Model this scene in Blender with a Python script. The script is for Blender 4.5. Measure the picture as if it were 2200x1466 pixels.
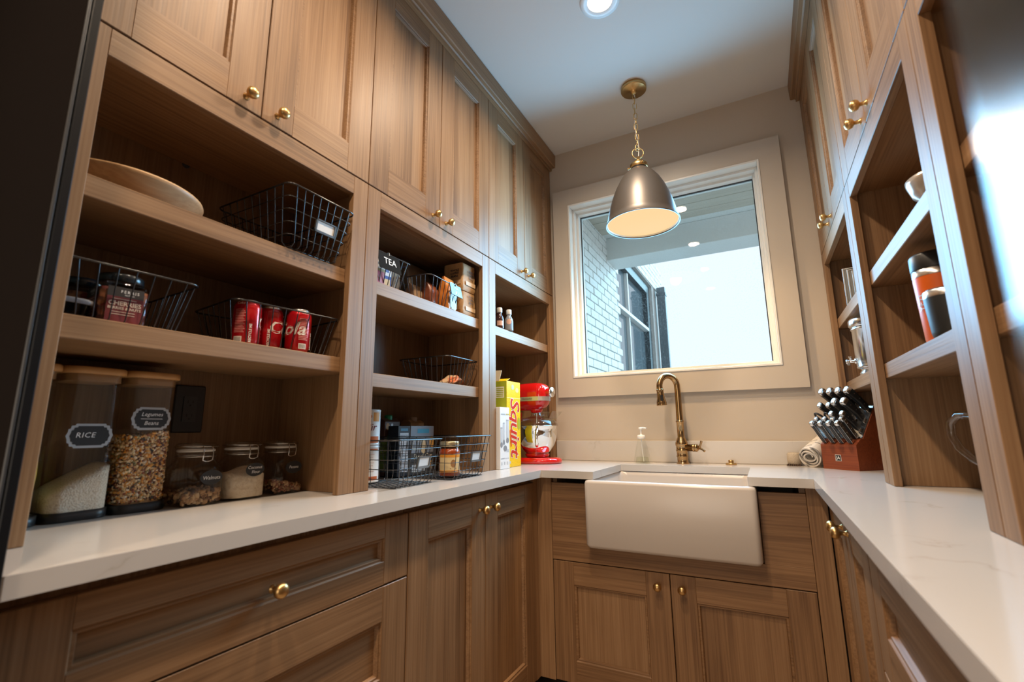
import bpy, bmesh, math, random
import numpy as np
from mathutils import Vector, Matrix
random.seed(7)
rng = np.random.default_rng(5)
PI = math.pi
for o in list(bpy.data.objects): bpy.data.objects.remove(o)
SC = bpy.context.scene
COL = SC.collection

# ------------------------------------------------------------------ camera, world, lights, exposure
cam = bpy.data.cameras.new('camera'); cam_o = bpy.data.objects.new('camera', cam); COL.objects.link(cam_o)
cam_o.location = (0, -2.54, 1.0892)
cam_o.rotation_euler = (math.radians(100.644), math.radians(0.644), math.radians(27.943))
cam.sensor_width = 36; cam.lens = 1005.157 / 2200 * 36; cam.clip_start = .01
cam.dof.use_dof = True; cam.dof.focus_distance = 2.3; cam.dof.aperture_fstop = 3.6
SC.camera = cam_o
SC.view_settings.view_transform = 'Standard'; SC.view_settings.look = 'None'
SC.view_settings.gamma = 1; SC.view_settings.use_curve_mapping = False
SC.view_settings.exposure = -0.22
w = bpy.data.worlds.new('overcast_sky'); SC.world = w; w.use_nodes = True
bg = w.node_tree.nodes['Background']; bg.inputs[0].default_value = (.84, .92, 1, 1); bg.inputs[1].default_value = 1.35

def lamp(name, kind, loc, energy, color, size=.1, rot=(0, 0, 0), **kw):
    l = bpy.data.lights.new(name, kind); l.energy = energy; l.color = color
    if kind == 'AREA': l.shape = 'DISK'; l.size = size
    elif kind in ('POINT', 'SPOT'): l.shadow_soft_size = size
    for k, v in kw.items(): setattr(l, k, v)
    o = bpy.data.objects.new(name, l); COL.objects.link(o); o.location = loc; o.rotation_euler = rot
    return o
az, el = math.radians(40), math.radians(15)     # veiled sun, to the right beyond the porch
sun = lamp('veiled_sun', 'SUN', (4, 5, 3), 5.5, (.42, .80, 1.0)); sun.data.angle = math.radians(40)
sun.rotation_euler = Vector((-math.sin(az) * math.cos(el), -math.cos(az) * math.cos(el), -math.sin(el))).to_track_quat('-Z', 'Y').to_euler()
win_lamp = lamp('added_window_lamp', 'AREA', (-.414, -.045, 1.90), 40, (.24, .62, 1.0), .84, rot=(math.radians(-80), 0, 0)); win_lamp.data.spread = math.radians(160)  # unseen blue lamp added just inside the window to brighten the cabinet frames
win_lamp.data.shape = 'SQUARE'
fill = lamp('added_fill_lamp', 'AREA', (-.45, -4.35, 1.00), 15, (1.0, .88, .74), 1.4, rot=(math.radians(82), 0, 0))  # unseen fill lamp, added behind the camera to brighten the pantry
CAN_E, PEND_E = 17, 8
WARM = (1.0, .78, .56)

# ------------------------------------------------------------------ main dimensions
ZC, ZCB = .914, .884            # worktop top, underside
XL, XR = -1.388, .67             # side walls
XFL, XFR = -1.054, .314         # hutch faces
XCL, XCR = -.861, .127          # worktop front edges
YS = -.653                      # worktop front edge at the sink
ZG, ZO, ZT = 1.873, 1.812, 2.803
YL = [-2.265, -1.523, -.762, -.004]
YR = [-2.27, -1.502, -.734, -.004]
XDL, XDR, YD = -.896, .162, -.618  # base cabinet door faces
YB0, YB1 = 0.0, .17

# ------------------------------------------------------------------ material helpers
def mat(name):
    m = bpy.data.materials.new(name); m.use_nodes = True
    nt = m.node_tree
    return m, nt, nt.nodes['Principled BSDF']
def nd(nt, t, **kw):
    n = nt.nodes.new(t)
    for k, v in kw.items():
        if k[0] == '_': n.inputs[int(k[1:])].default_value = v
        else: setattr(n, k, v)
    return n
def lk(nt, a, ai, b, bi): nt.links.new(a.outputs[ai], b.inputs[bi])
MATS = {}
def flat(name, col, rough=.5, metal=0, spec=.5, bump=0, bscale=200, coat=0, emit=None, es=0):
    m, nt, p = mat(name)
    p.inputs['Base Color'].default_value = (*col, 1); p.inputs['Roughness'].default_value = rough
    p.inputs['Metallic'].default_value = metal; p.inputs['Specular IOR Level'].default_value = spec
    p.inputs['Coat Weight'].default_value = coat
    if emit: p.inputs['Emission Color'].default_value = (*emit, 1); p.inputs['Emission Strength'].default_value = es
    tc = nd(nt, 'ShaderNodeTexCoord'); n = nd(nt, 'ShaderNodeTexNoise'); n.inputs['Scale'].default_value = bscale
    lk(nt, tc, 'Object', n, 'Vector')
    if bump:
        b = nd(nt, 'ShaderNodeBump'); b.inputs['Strength'].default_value = bump; b.inputs['Distance'].default_value = .002
        lk(nt, n, 0, b, 'Height'); lk(nt, b, 0, p, 'Normal')
    else:
        mr = nd(nt, 'ShaderNodeMapRange'); mr.inputs[3].default_value = max(rough - .04, 0); mr.inputs[4].default_value = min(rough + .04, 1)
        lk(nt, n, 0, mr, 0); lk(nt, mr, 0, p, 'Roughness')
    MATS[name] = m
    return m
def ramp(nt, stops):
    r = nd(nt, 'ShaderNodeValToRGB'); e = r.color_ramp.elements
    while len(e) < len(stops): e.new(.5)
    for i, (pos, c) in enumerate(stops): e[i].position = pos; e[i].color = (*c, 1)
    return r
def wood(name, along, strips=None, tone=1.0, dark=(.108, .051, .021), mid=(.240, .130, .060), light=(.335, .198, .100), strip_w=.085):
    m, nt, p = mat(name)
    tc = nd(nt, 'ShaderNodeTexCoord'); oi = nd(nt, 'ShaderNodeObjectInfo')
    mul = nd(nt, 'ShaderNodeMath', operation='MULTIPLY'); mul.inputs[1].default_value = 37.0; lk(nt, oi, 'Random', mul, 0)
    off = nd(nt, 'ShaderNodeVectorMath', operation='ADD'); lk(nt, tc, 'Object', off, 0); lk(nt, mul, 0, off, 1)
    def stretched(a, c, detail, dist=0.0):
        mp = nd(nt, 'ShaderNodeMapping'); s = [c, c, c]; s['xyz'.index(along)] = a; mp.inputs['Scale'].default_value = s
        lk(nt, off, 0, mp, 'Vector'); n = nd(nt, 'ShaderNodeTexNoise'); n.inputs['Scale'].default_value = 1
        n.inputs['Detail'].default_value = detail; n.inputs['Distortion'].default_value = dist
        lk(nt, mp, 0, n, 'Vector'); return n
    fine = stretched(3.0, 190, 3); med = stretched(1.1, 34, 4, .4); big = stretched(1.3, 5.5, 2, .8)
    a = nd(nt, 'ShaderNodeMath', operation='MULTIPLY'); a.inputs[1].default_value = .46; lk(nt, fine, 0, a, 0)
    b = nd(nt, 'ShaderNodeMath', operation='MULTIPLY_ADD'); b.inputs[1].default_value = .26; lk(nt, med, 0, b, 0); lk(nt, a, 0, b, 2)
    c = nd(nt, 'ShaderNodeMath', operation='MULTIPLY_ADD'); c.inputs[1].default_value = .28; lk(nt, big, 0, c, 0); lk(nt, b, 0, c, 2)
    last = c
    if strips:
        sx = nd(nt, 'ShaderNodeSeparateXYZ'); lk(nt, off, 0, sx, 0)
        dv = nd(nt, 'ShaderNodeMath', operation='DIVIDE'); dv.inputs[1].default_value = strip_w; lk(nt, sx, 'xyz'.index(strips), dv, 0)
        fl = nd(nt, 'ShaderNodeMath', operation='FLOOR'); lk(nt, dv, 0, fl, 0)
        wn = nd(nt, 'ShaderNodeTexWhiteNoise', noise_dimensions='1D'); lk(nt, fl, 0, wn, 'W')
        s = nd(nt, 'ShaderNodeMath', operation='MULTIPLY_ADD'); s.inputs[1].default_value = .22; lk(nt, wn, 0, s, 0)
        sb = nd(nt, 'ShaderNodeMath', operation='SUBTRACT'); sb.inputs[1].default_value = .11; lk(nt, c, 0, sb, 0); lk(nt, sb, 0, s, 2); last = s
    else:
        s = nd(nt, 'ShaderNodeMath', operation='MULTIPLY_ADD'); s.inputs[1].default_value = .08; lk(nt, oi, 'Random', s, 0)
        sb = nd(nt, 'ShaderNodeMath', operation='SUBTRACT'); sb.inputs[1].default_value = .04; lk(nt, c, 0, sb, 0); lk(nt, sb, 0, s, 2); last = s
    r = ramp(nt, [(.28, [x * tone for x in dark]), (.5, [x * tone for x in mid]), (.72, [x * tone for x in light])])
    lk(nt, last, 0, r, 0); lk(nt, r, 0, p, 'Base Color')
    mr = nd(nt, 'ShaderNodeMapRange'); mr.inputs[3].default_value = .40; mr.inputs[4].default_value = .54; lk(nt, med, 0, mr, 0); lk(nt, mr, 0, p, 'Roughness')
    p.inputs['Specular IOR Level'].default_value = .42
    bp_ = nd(nt, 'ShaderNodeBump'); bp_.inputs['Strength'].default_value = .22; bp_.inputs['Distance'].default_value = .0012
    lk(nt, fine, 0, bp_, 'Height'); lk(nt, bp_, 0, p, 'Normal')
    MATS[name] = m
    return m
def thin_glass(name, tint=(.97, .98, .98), rough=.02, refl=1.0, base=0.0):
    m, nt, p = mat(name); nt.nodes.remove(p); out = nt.nodes['Material Output']
    fr = nd(nt, 'ShaderNodeLayerWeight'); fr.inputs['Blend'].default_value = .5
    pw = nd(nt, 'ShaderNodeMath', operation='POWER'); pw.inputs[1].default_value = 3.2; lk(nt, fr, 'Facing', pw, 0)
    ma = nd(nt, 'ShaderNodeMath', operation='MULTIPLY_ADD'); ma.inputs[1].default_value = .85 * refl; ma.inputs[2].default_value = .04 * refl + base; lk(nt, pw, 0, ma, 0)
    tr = nd(nt, 'ShaderNodeBsdfTransparent'); tr.inputs[0].default_value = (*tint, 1)
    gl = nd(nt, 'ShaderNodeBsdfGlossy'); gl.inputs['Roughness'].default_value = rough
    mx = nd(nt, 'ShaderNodeMixShader'); lk(nt, ma, 0, mx, 0); lk(nt, tr, 0, mx, 1); lk(nt, gl, 0, mx, 2); lk(nt, mx, 0, out, 0)
    MATS[name] = m
    return m
def spotty(name, cols, scale, rough=.6, bump=.6, lo=.3, hi=.7, dist=.004, vor=False):
    m, nt, p = mat(name); tc = nd(nt, 'ShaderNodeTexCoord')
    if vor:
        n = nd(nt, 'ShaderNodeTexVoronoi'); n.inputs['Scale'].default_value = scale; lk(nt, tc, 'Object', n, 'Vector')
        wn = nd(nt, 'ShaderNodeTexWhiteNoise'); lk(nt, n, 'Color', wn, 0); src = (wn, 0); h = (n, 'Distance')
    else:
        n = nd(nt, 'ShaderNodeTexNoise'); n.inputs['Scale'].default_value = scale; n.inputs['Detail'].default_value = 3; lk(nt, tc, 'Object', n, 'Vector'); src = (n, 0); h = (n, 0)
    k = len(cols); r = ramp(nt, [(lo + (hi - lo) * i / max(k - 1, 1), c) for i, c in enumerate(cols)])
    nt.links.new(src[0].outputs[src[1]], r.inputs[0]); lk(nt, r, 0, p, 'Base Color'); p.inputs['Roughness'].default_value = rough
    b = nd(nt, 'ShaderNodeBump'); b.inputs['Strength'].default_value = bump; b.inputs['Distance'].default_value = dist
    nt.links.new(h[0].outputs[h[1]], b.inputs['Height']); lk(nt, b, 0, p, 'Normal')
    MATS[name] = m
    return m

# woods: grain axis, strips across
WZ = wood('oak_upright', 'z'); WY = wood('oak_along_side', 'y'); WX = wood('oak_along_back', 'x')
WPY = wood('oak_panel_side', 'z', 'y'); WPX = wood('oak_panel_back', 'z', 'x', strip_w=.11); WDY = wood('oak_drawer_panel', 'y')
WBK = wood('oak_back_shaded', 'z', tone=.62)  # same oak as the rest, with the hutch interior shade darkened into its colour
# stone
def quartz():
    m, nt, p = mat('white_quartz'); tc = nd(nt, 'ShaderNodeTexCoord')
    n = nd(nt, 'ShaderNodeTexNoise'); n.inputs['Scale'].default_value = 2.2; n.inputs['Detail'].default_value = 5; n.inputs['Distortion'].default_value = 1.6
    lk(nt, tc, 'Object', n, 'Vector')
    sb = nd(nt, 'ShaderNodeMath', operation='SUBTRACT'); sb.inputs[1].default_value = .5; lk(nt, n, 0, sb, 0)
    ab = nd(nt, 'ShaderNodeMath', operation='ABSOLUTE'); lk(nt, sb, 0, ab, 0)
    n2 = nd(nt, 'ShaderNodeTexNoise'); n2.inputs['Scale'].default_value = 4.5; lk(nt, tc, 'Object', n2, 'Vector')
    mr = nd(nt, 'ShaderNodeMapRange'); mr.inputs[1].default_value = .56; mr.inputs[2].default_value = .70; mr.inputs[3].default_value = 1; mr.inputs[4].default_value = 0; lk(nt, n2, 0, mr, 0)
    r = ramp(nt, [(0, (.38, .33, .275)), (.007, (.51, .47, .43)), (.03, (.545, .51, .475))]); lk(nt, ab, 0, r, 0)
    mx = nd(nt, 'ShaderNodeMix', data_type='RGBA'); mx.inputs[6].default_value = (.545, .51, .475, 1); lk(nt, r, 0, mx, 7)
    iv = nd(nt, 'ShaderNodeMath', operation='SUBTRACT'); iv.inputs[0].default_value = 1; lk(nt, mr, 0, iv, 1); lk(nt, iv, 0, mx, 0)
    lk(nt, mx, 2, p, 'Base Color'); p.inputs['Roughness'].default_value = .16
    return m
QZ = quartz()
PAINT = flat('wall_paint', (.50, .43, .355), .6, bump=.05, bscale=350)
TRIMP = flat('trim_paint', (.53, .465, .395), .35)
WINP = flat('window_white', (.78, .78, .76), .3)
CEILP = flat('ceiling_paint', (.60, .565, .52), .8, bump=.05, bscale=300)
BRASS = flat('satin_brass', (.60, .39, .165), .33, 1)
BRONZE = flat('champagne_bronze', (.42, .27, .13), .2, 1)
CERAM = flat('white_fireclay', (.56, .51, .47), .24)
BLACKG = flat('black_lacquer', (.014, .013, .012), .20, spec=.9)
BLACKP = flat('black_panel_paint', (.016, .013, .012), .6, spec=0.0)
BLACKM = flat('black_wire', (.014, .015, .018), .22, spec=.8)
BLACKPL = flat('black_plastic', (.012, .012, .013), .4)
CHALK = flat('chalkboard_black', (.016, .017, .019), .5)
CHALKB = flat('chalk_border', (.38, .40, .43), .6)
INKW = flat('white_ink', (.8, .8, .8), .6)
BAMB = flat('bamboo', (.50, .27, .10), .45)
STEEL = flat('brushed_steel', (.62, .60, .58), .25, 1)
CHROME = flat('polished_chrome', (.82, .81, .8), .05, 1)
REDE = flat('red_enamel', (.60, .008, .008), .08, coat=.8)
PEWT = flat('dark_pewter', (.13, .115, .105), .42, .55)
GLASSJ = thin_glass('jar_glass', (.96, .97, .965), refl=.7)
GLASSC = thin_glass('canister_glass', (.96, .96, .955), refl=.45)
PLAST = thin_glass('clear_plastic', (.93, .94, .94), .06)
WHITEP = flat('white_card', (.78, .77, .75), .55)
GREYINK = flat('grey_ink', (.35, .35, .36), .6)
DKINK = flat('dark_ink', (.03, .03, .035), .6)

# ------------------------------------------------------------------ mesh builder
class MB:
    def __init__(s): s.v = []; s.f = []; s.m = []; s.sm = []
    def add(s, vs, fs, mi=0, smooth=False):
        o = len(s.v); s.v += [tuple(map(float, p)) for p in vs]
        for f in fs: s.f.append([i + o for i in f]); s.m.append(mi); s.sm.append(smooth)
        return s
    def box(s, x0, x1, y0, y1, z0, z1, c=.0012, mi=0):
        x0, x1 = min(x0, x1), max(x0, x1); y0, y1 = min(y0, y1), max(y0, y1); z0, z1 = min(z0, z1), max(z0, z1)
        if c <= 0:
            vs = [(x, y, z) for z in (z0, z1) for y in (y0, y1) for x in (x0, x1)]
            return s.add(vs, [(0, 2, 3, 1), (4, 5, 7, 6), (0, 1, 5, 4), (2, 6, 7, 3), (0, 4, 6, 2), (1, 3, 7, 5)], mi)
        c = min(c, (x1 - x0) * .45, (y1 - y0) * .45, (z1 - z0) * .45)
        X, Y, Z = (x0, x1), (y0, y1), (z0, z1); vs = []; idx = {}
        for i in (0, 1):
            for j in (0, 1):
                for k in (0, 1):
                    px, py, pz = X[i], Y[j], Z[k]; dx, dy, dz = (c, -c)[i], (c, -c)[j], (c, -c)[k]
                    for a, q in enumerate(((px, py + dy, pz + dz), (px + dx, py, pz + dz), (px + dx, py + dy, pz))):
                        idx[(i, j, k, a)] = len(vs); vs.append(q)
        g = lambda i, j, k, a: idx[(i, j, k, a)]; fs = []
        for i in (0, 1):
            fs.append([g(i, 0, 0, 0), g(i, 1, 0, 0), g(i, 1, 1, 0), g(i, 0, 1, 0)])
            fs.append([g(0, i, 0, 1), g(1, i, 0, 1), g(1, i, 1, 1), g(0, i, 1, 1)])
            fs.append([g(0, 0, i, 2), g(1, 0, i, 2), g(1, 1, i, 2), g(0, 1, i, 2)])
            for j in (0, 1):
                fs.append([g(i, j, 0, 0), g(i, j, 1, 0), g(i, j, 1, 1), g(i, j, 0, 1)])
                fs.append([g(i, 0, j, 0), g(i, 1, j, 0), g(i, 1, j, 2), g(i, 0, j, 2)])
                fs.append([g(0, i, j, 1), g(1, i, j, 1), g(1, i, j, 2), g(0, i, j, 2)])
                for k in (0, 1): fs.append([g(i, j, k, 0), g(i, j, k, 1), g(i, j, k, 2)])
        return s.add(vs, fs, mi)
    def rings(s, rings, closed_ring=True, cap=(True, True), mi=0, smooth=True):
        n = len(rings[0]); vs = [p for r in rings for p in r]; fs = []
        for a in range(len(rings) - 1):
            for i in range(n if closed_ring else n - 1):
                j = (i + 1) % n; fs.append((a * n + i, a * n + j, (a + 1) * n + j, (a + 1) * n + i))
        s.add(vs, fs, mi, smooth)
        if cap[0]: s.add(rings[0], [tuple(range(n))], mi, False)
        if cap[1]: s.add(rings[-1], [tuple(range(n))], mi, False)
        return s
    def lathe(s, prof, c=(0, 0, 0), n=24, axis='z', mi=0, smooth=True, cap=(True, True)):
        R = []
        for r, h in prof:
            ring = []
            for i in range(n):
                a = 2 * PI * i / n; u, v = r * math.cos(a), r * math.sin(a)
                q = {'z': (u, v, h), 'x': (h, u, v), 'y': (v, h, u)}[axis]; ring.append((q[0] + c[0], q[1] + c[1], q[2] + c[2]))
            R.append(ring)
        return s.rings(R, True, cap, mi, smooth)
    def tube(s, pts, r, n=8, closed=False, mi=0, cap=True):
        pts = [Vector(p) for p in pts]; k = len(pts); rr = r if isinstance(r, (list, tuple)) else [r] * k
        T = []
        for i in range(k):
            a = pts[i - 1] if (i > 0 or closed) else pts[i]; b = pts[(i + 1) % k] if (i < k - 1 or closed) else pts[i]
            T.append((b - a).normalized())
        nrm = T[0].orthogonal().normalized(); R = []
        for i in range(k):
            nrm = (nrm - T[i] * nrm.dot(T[i])); nrm = nrm.normalized() if nrm.length > 1e-6 else T[i].orthogonal().normalized()
            b = T[i].cross(nrm)
            R.append([tuple(pts[i] + (nrm * math.cos(2 * PI * j / n) + b * math.sin(2 * PI * j / n)) * rr[i]) for j in range(n)])
        if closed:
            R.append(R[0]); return s.rings(R, True, (False, False), mi)
        return s.rings(R, True, (cap, cap), mi)
    def loft(s, secs, c=(0, 0, 0), n=6, mi=0, cap=(True, True), smooth=True):
        R = []
        for (hx, hy, rad, z) in secs: R.append([(x + c[0], y + c[1], z + c[2]) for x, y in rrect(hx, hy, rad, n)])
        return s.rings(R, True, cap, mi, smooth)
    def prism(s, poly, axis, a, b, mi=0):
        def P(p, h): return {'x': (h, p[0], p[1]), 'y': (p[0], h, p[1]), 'z': (p[0], p[1], h)}[axis]
        n = len(poly); return s.rings([[P(p, a) for p in poly], [P(p, b) for p in poly]], True, (True, True), mi, False)
    def xform(s, M):
        s.v = [tuple(M @ Vector(p)) for p in s.v]; return s
    def build(s, name, mats, parent=None, loc=None, recalc=True, rot=None, kind=None):
        me = bpy.data.meshes.new(name); me.from_pydata(s.v, [], s.f)
        for m in (mats if isinstance(mats, (list, tuple)) else [mats]): me.materials.append(m)
        me.polygons.foreach_set('material_index', s.m); me.polygons.foreach_set('use_smooth', s.sm)
        if recalc:
            b = bmesh.new(); b.from_mesh(me); bmesh.ops.recalc_face_normals(b, faces=b.faces); b.to_mesh(me); b.free()
        me.update()
        return link(name, me, parent, loc, rot, kind)
def link(name, me, parent=None, loc=None, rot=None, kind=None):
    o = bpy.data.objects.new(name, me); COL.objects.link(o)
    if parent is not None: o.parent = parent
    if loc is not None: o.location = loc
    if rot is not None: o.rotation_euler = rot
    if kind: o['kind'] = kind
    return o
def rrect(hx, hy, rad, n=6):
    rad = min(rad, hx * .999, hy * .999); out = []
    for q, (sx, sy) in enumerate(((1, 1), (-1, 1), (-1, -1), (1, -1))):
        for i in range(n + 1):
            a = PI / 2 * (q + i / n); out.append((sx * (hx - rad) + rad * math.cos(a), sy * (hy - rad) + rad * math.sin(a)))
    return out
def tag(o, label, cat, group=None):
    o['label'] = label; o['category'] = cat
    if group: o['group'] = group
    return o
def T(name, label, cat, loc=(0, 0, 0), rz=0, group=None):
    o = bpy.data.objects.new(name, None); COL.objects.link(o); o.location = loc; o.rotation_euler = (0, 0, rz); o.empty_display_size = .05
    return tag(o, label, cat, group)
def ST(o, label=None):
    o['kind'] = 'structure'
    if label: o['label'] = label
    return o
def copy_thing(src, loc, rz=None, label=None):
    r = src.copy(); COL.objects.link(r); r.location = loc
    if rz is not None: r.rotation_euler = (0, 0, rz)
    if label: r['label'] = label
    for ch in list(src.children):
        c = ch.copy(); COL.objects.link(c); c.parent = r
        for g in list(ch.children):
            d = g.copy(); COL.objects.link(d); d.parent = c
    return r

# ------------------------------------------------------------------ lettering and printed patches
def text2d(s, size, shear=0.0, align='CENTER', space=1.0, bold=0.0):
    cu = bpy.data.curves.new('lettering', 'FONT'); cu.body = s; cu.size = size; cu.shear = shear; cu.align_x = align; cu.align_y = 'CENTER'
    cu.resolution_u = 2; cu.fill_mode = 'FRONT'; cu.space_character = space; cu.offset = bold; cu.space_line = .85
    ob = bpy.data.objects.new('lettering', cu); COL.objects.link(ob)
    dg = bpy.context.evaluated_depsgraph_get(); dg.update(); me = bpy.data.meshes.new_from_object(ob.evaluated_get(dg))
    v = [(p.co.x, p.co.y) for p in me.vertices]; f = [tuple(q.vertices) for q in me.polygons]
    bpy.data.objects.remove(ob); bpy.data.meshes.remove(me); bpy.data.curves.remove(cu)
    return v, f
def plane_map(o, U, V, N):
    o, U, V, N = map(Vector, (o, U, V, N)); U = U.normalized(); V = V.normalized(); N = N.normalized()
    return lambda u, v, w: tuple(o + U * u + V * v + N * w)
def cyl_map(cx, cy, r, a0, z0, tilt=0):
    ct, st = math.cos(tilt), math.sin(tilt)
    def f(u, v, w):
        uu = u * ct - v * st; vv = u * st + v * ct; a = a0 + uu / r
        return (cx + (r + w) * math.cos(a), cy + (r + w) * math.sin(a), z0 + vv)
    return f
def put_text(mb, mp, s, size, u=0, v=0, w=.0006, mi=0, rot=0, **kw):
    vs, fs = text2d(s, size, **kw); c, d = math.cos(rot), math.sin(rot)
    return mb.add([mp(u + x * c - y * d, v + x * d + y * c, w) for x, y in vs], fs, mi)
def patch(mb, mp, u0, u1, v0, v1, w=.0004, mi=0, n=1, m=1):
    vs = [mp(u0 + (u1 - u0) * i / n, v0 + (v1 - v0) * j / m, w) for j in range(m + 1) for i in range(n + 1)]
    return mb.add(vs, [(j * (n + 1) + i, j * (n + 1) + i + 1, (j + 1) * (n + 1) + i + 1, (j + 1) * (n + 1) + i) for j in range(m) for i in range(n)], mi)
def oval(mb, mp, a, b, w, mi=0, n=28, u=0, v=0):
    vs = [mp(u, v, w)]
    for rr in (.5, 1.0):
        vs += [mp(u + a * rr * math.cos(2 * PI * i / n), v + b * rr * math.sin(2 * PI * i / n), w) for i in range(n)]
    fs = [(0, 1 + i, 1 + (i + 1) % n) for i in range(n)] + [(1 + i, 1 + n + i, 1 + n + (i + 1) % n, 1 + (i + 1) % n) for i in range(n)]
    return mb.add(vs, fs, mi)

# ================================================================== THE ROOM
YF = -4.6
ST(MB().box(XL - .12, XR + .12, YF - .12, YB1, -.08, 0, 0).build('floor', flat('floor_oak', (.30, .22, .15), .5)), 'light oak floor of the pantry')
CH = [(-.427, -.93), (-.427, -1.75), (-.427, -2.57), (-.427, -3.4)]  # last two lights are assumed, above and behind the camera
ST(MB().box(XL - .12, XR + .12, YF - .12, YB1, ZT, ZT + .1, 0).build('ceiling', CEILP), 'smooth white painted ceiling')
ST(MB().box(XL - .12, XL, YF, 0, 0, ZT, 0).build('wall_left', PAINT), 'beige wall behind the left cabinets')
ST(MB().box(XR, XR + .12, YF, 0, 0, ZT, 0).build('wall_right', PAINT), 'beige wall behind the right cabinets')
ST(MB().box(XL - .12, XR + .12, YF - .12, YF, 0, ZT, 0).build('wall_front', PAINT), 'beige wall behind the viewer')
WX0, WX1, WZ0, WZ1 = -.934, .106, 1.369, 2.428      # window opening
b = MB(); b.box(XL - .12, WX0, 0, YB1, 0, ZT, 0); b.box(WX1, XR + .12, 0, YB1, 0, ZT, 0); b.box(WX0, WX1, 0, YB1, 0, WZ0, 0); b.box(WX0, WX1, 0, YB1, WZ1, ZT, 0)
ST(b.build('wall_back', PAINT), 'beige back wall around the window')

# window: casing boards, jamb liner, sash, gasket, pane
win = T('window_1', 'square picture window with a wide flat casing above the sink', 'window', (0, 0, 0)); ST(win)
CW0, CW1, CZ0, CZ1 = -1.030, .203, 1.262, 2.532
def casing(poly): return MB().prism(poly, 'y', -.024, -.0005)
for poly in ([(CW0, CZ0), (CW1, CZ0), (WX1, WZ0), (WX0, WZ0)], [(CW1, CZ0), (CW1, CZ1), (WX1, WZ1), (WX1, WZ0)],
             [(CW1, CZ1), (CW0, CZ1), (WX0, WZ1), (WX1, WZ1)], [(CW0, CZ1), (CW0, CZ0), (WX0, WZ0), (WX0, WZ1)]):
    casing(poly).build('casing_board', TRIMP, win)
def frame_y(x0, x1, z0, z1, wd, ya, yb, name, m, parent, wb=None):
    b = MB(); wb = wb or wd
    b.box(x0, x0 + wd, ya, yb, z0, z1); b.box(x1 - wd, x1, ya, yb, z0, z1); b.box(x0 + wd, x1 - wd, ya, yb, z0, z0 + wb); b.box(x0 + wd, x1 - wd, ya, yb, z1 - wd, z1)
    return b.build(name, m, parent)
frame_y(WX0 + .0005, WX1 - .0005, WZ0 + .0005, WZ1 - .0005, .010, -.028, .05, 'jamb_liner', WINP, win)
frame_y(WX0 + .0105, WX1 - .0105, WZ0 + .0105, WZ1 - .0105, .012, .03, .10, 'window_stop', WINP, win)
frame_y(WX0 + .0105, WX1 - .0105, WZ0 + .0105, WZ1 - .0105, .024, .07, .15, 'sash', WINP, win)
frame_y(WX0 + .0345, WX1 - .0345, WZ0 + .0345, WZ1 - .0345, .004, .108, .122, 'gasket', BLACKPL, win)
def dirty_glass():
    m, nt, p = mat('window_glass'); nt.nodes.remove(p); out = nt.nodes['Material Output']
    tr = nd(nt, 'ShaderNodeBsdfTransparent'); tr.inputs[0].default_value = (.93, .97, .98, 1)
    gl = nd(nt, 'ShaderNodeBsdfGlossy'); gl.inputs['Roughness'].default_value = .015
    fr = nd(nt, 'ShaderNodeFresnel'); fr.inputs[0].default_value = 1.38
    m1 = nd(nt, 'ShaderNodeMixShader'); lk(nt, fr, 0, m1, 0); lk(nt, tr, 0, m1, 1); lk(nt, gl, 0, m1, 2)
    tl = nd(nt, 'ShaderNodeBsdfTranslucent'); tl.inputs[0].default_value = (.8, .9, .95, 1)
    tc = nd(nt, 'ShaderNodeTexCoord'); n1 = nd(nt, 'ShaderNodeTexNoise'); n1.inputs['Scale'].default_value = 160; n1.inputs['Detail'].default_value = 2; lk(nt, tc, 'Object', n1, 0)
    n2 = nd(nt, 'ShaderNodeTexNoise'); n2.inputs['Scale'].default_value = 5; n2.inputs['Detail'].default_value = 4; lk(nt, tc, 'Object', n2, 0)
    r1 = nd(nt, 'ShaderNodeMapRange'); r1.inputs[1].default_value = .52; r1.inputs[2].default_value = .72; lk(nt, n1, 0, r1, 0)
    r2 = nd(nt, 'ShaderNodeMapRange'); r2.inputs[1].default_value = .42; r2.inputs[2].default_value = .70; r2.inputs[3].default_value = .03; r2.inputs[4].default_value = .13; lk(nt, n2, 0, r2, 0)
    mu = nd(nt, 'ShaderNodeMath', operation='MULTIPLY'); lk(nt, r1, 0, mu, 0); lk(nt, r2, 0, mu, 1)
    ad = nd(nt, 'ShaderNodeMath', operation='ADD'); ad.inputs[1].default_value = .012; lk(nt, mu, 0, ad, 0)
    m2 = nd(nt, 'ShaderNodeMixShader'); lk(nt, ad, 0, m2, 0); lk(nt, m1, 0, m2, 1); lk(nt, tl, 0, m2, 2); lk(nt, m2, 0, out, 0)
    return m
MB().add([(WX0 + .036, .115, WZ0 + .036), (WX1 - .036, .115, WZ0 + .036), (WX1 - .036, .115, WZ1 - .036), (WX0 + .036, .115, WZ1 - .036)], [(0, 1, 2, 3)]).build('pane', dirty_glass(), win)

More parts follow.
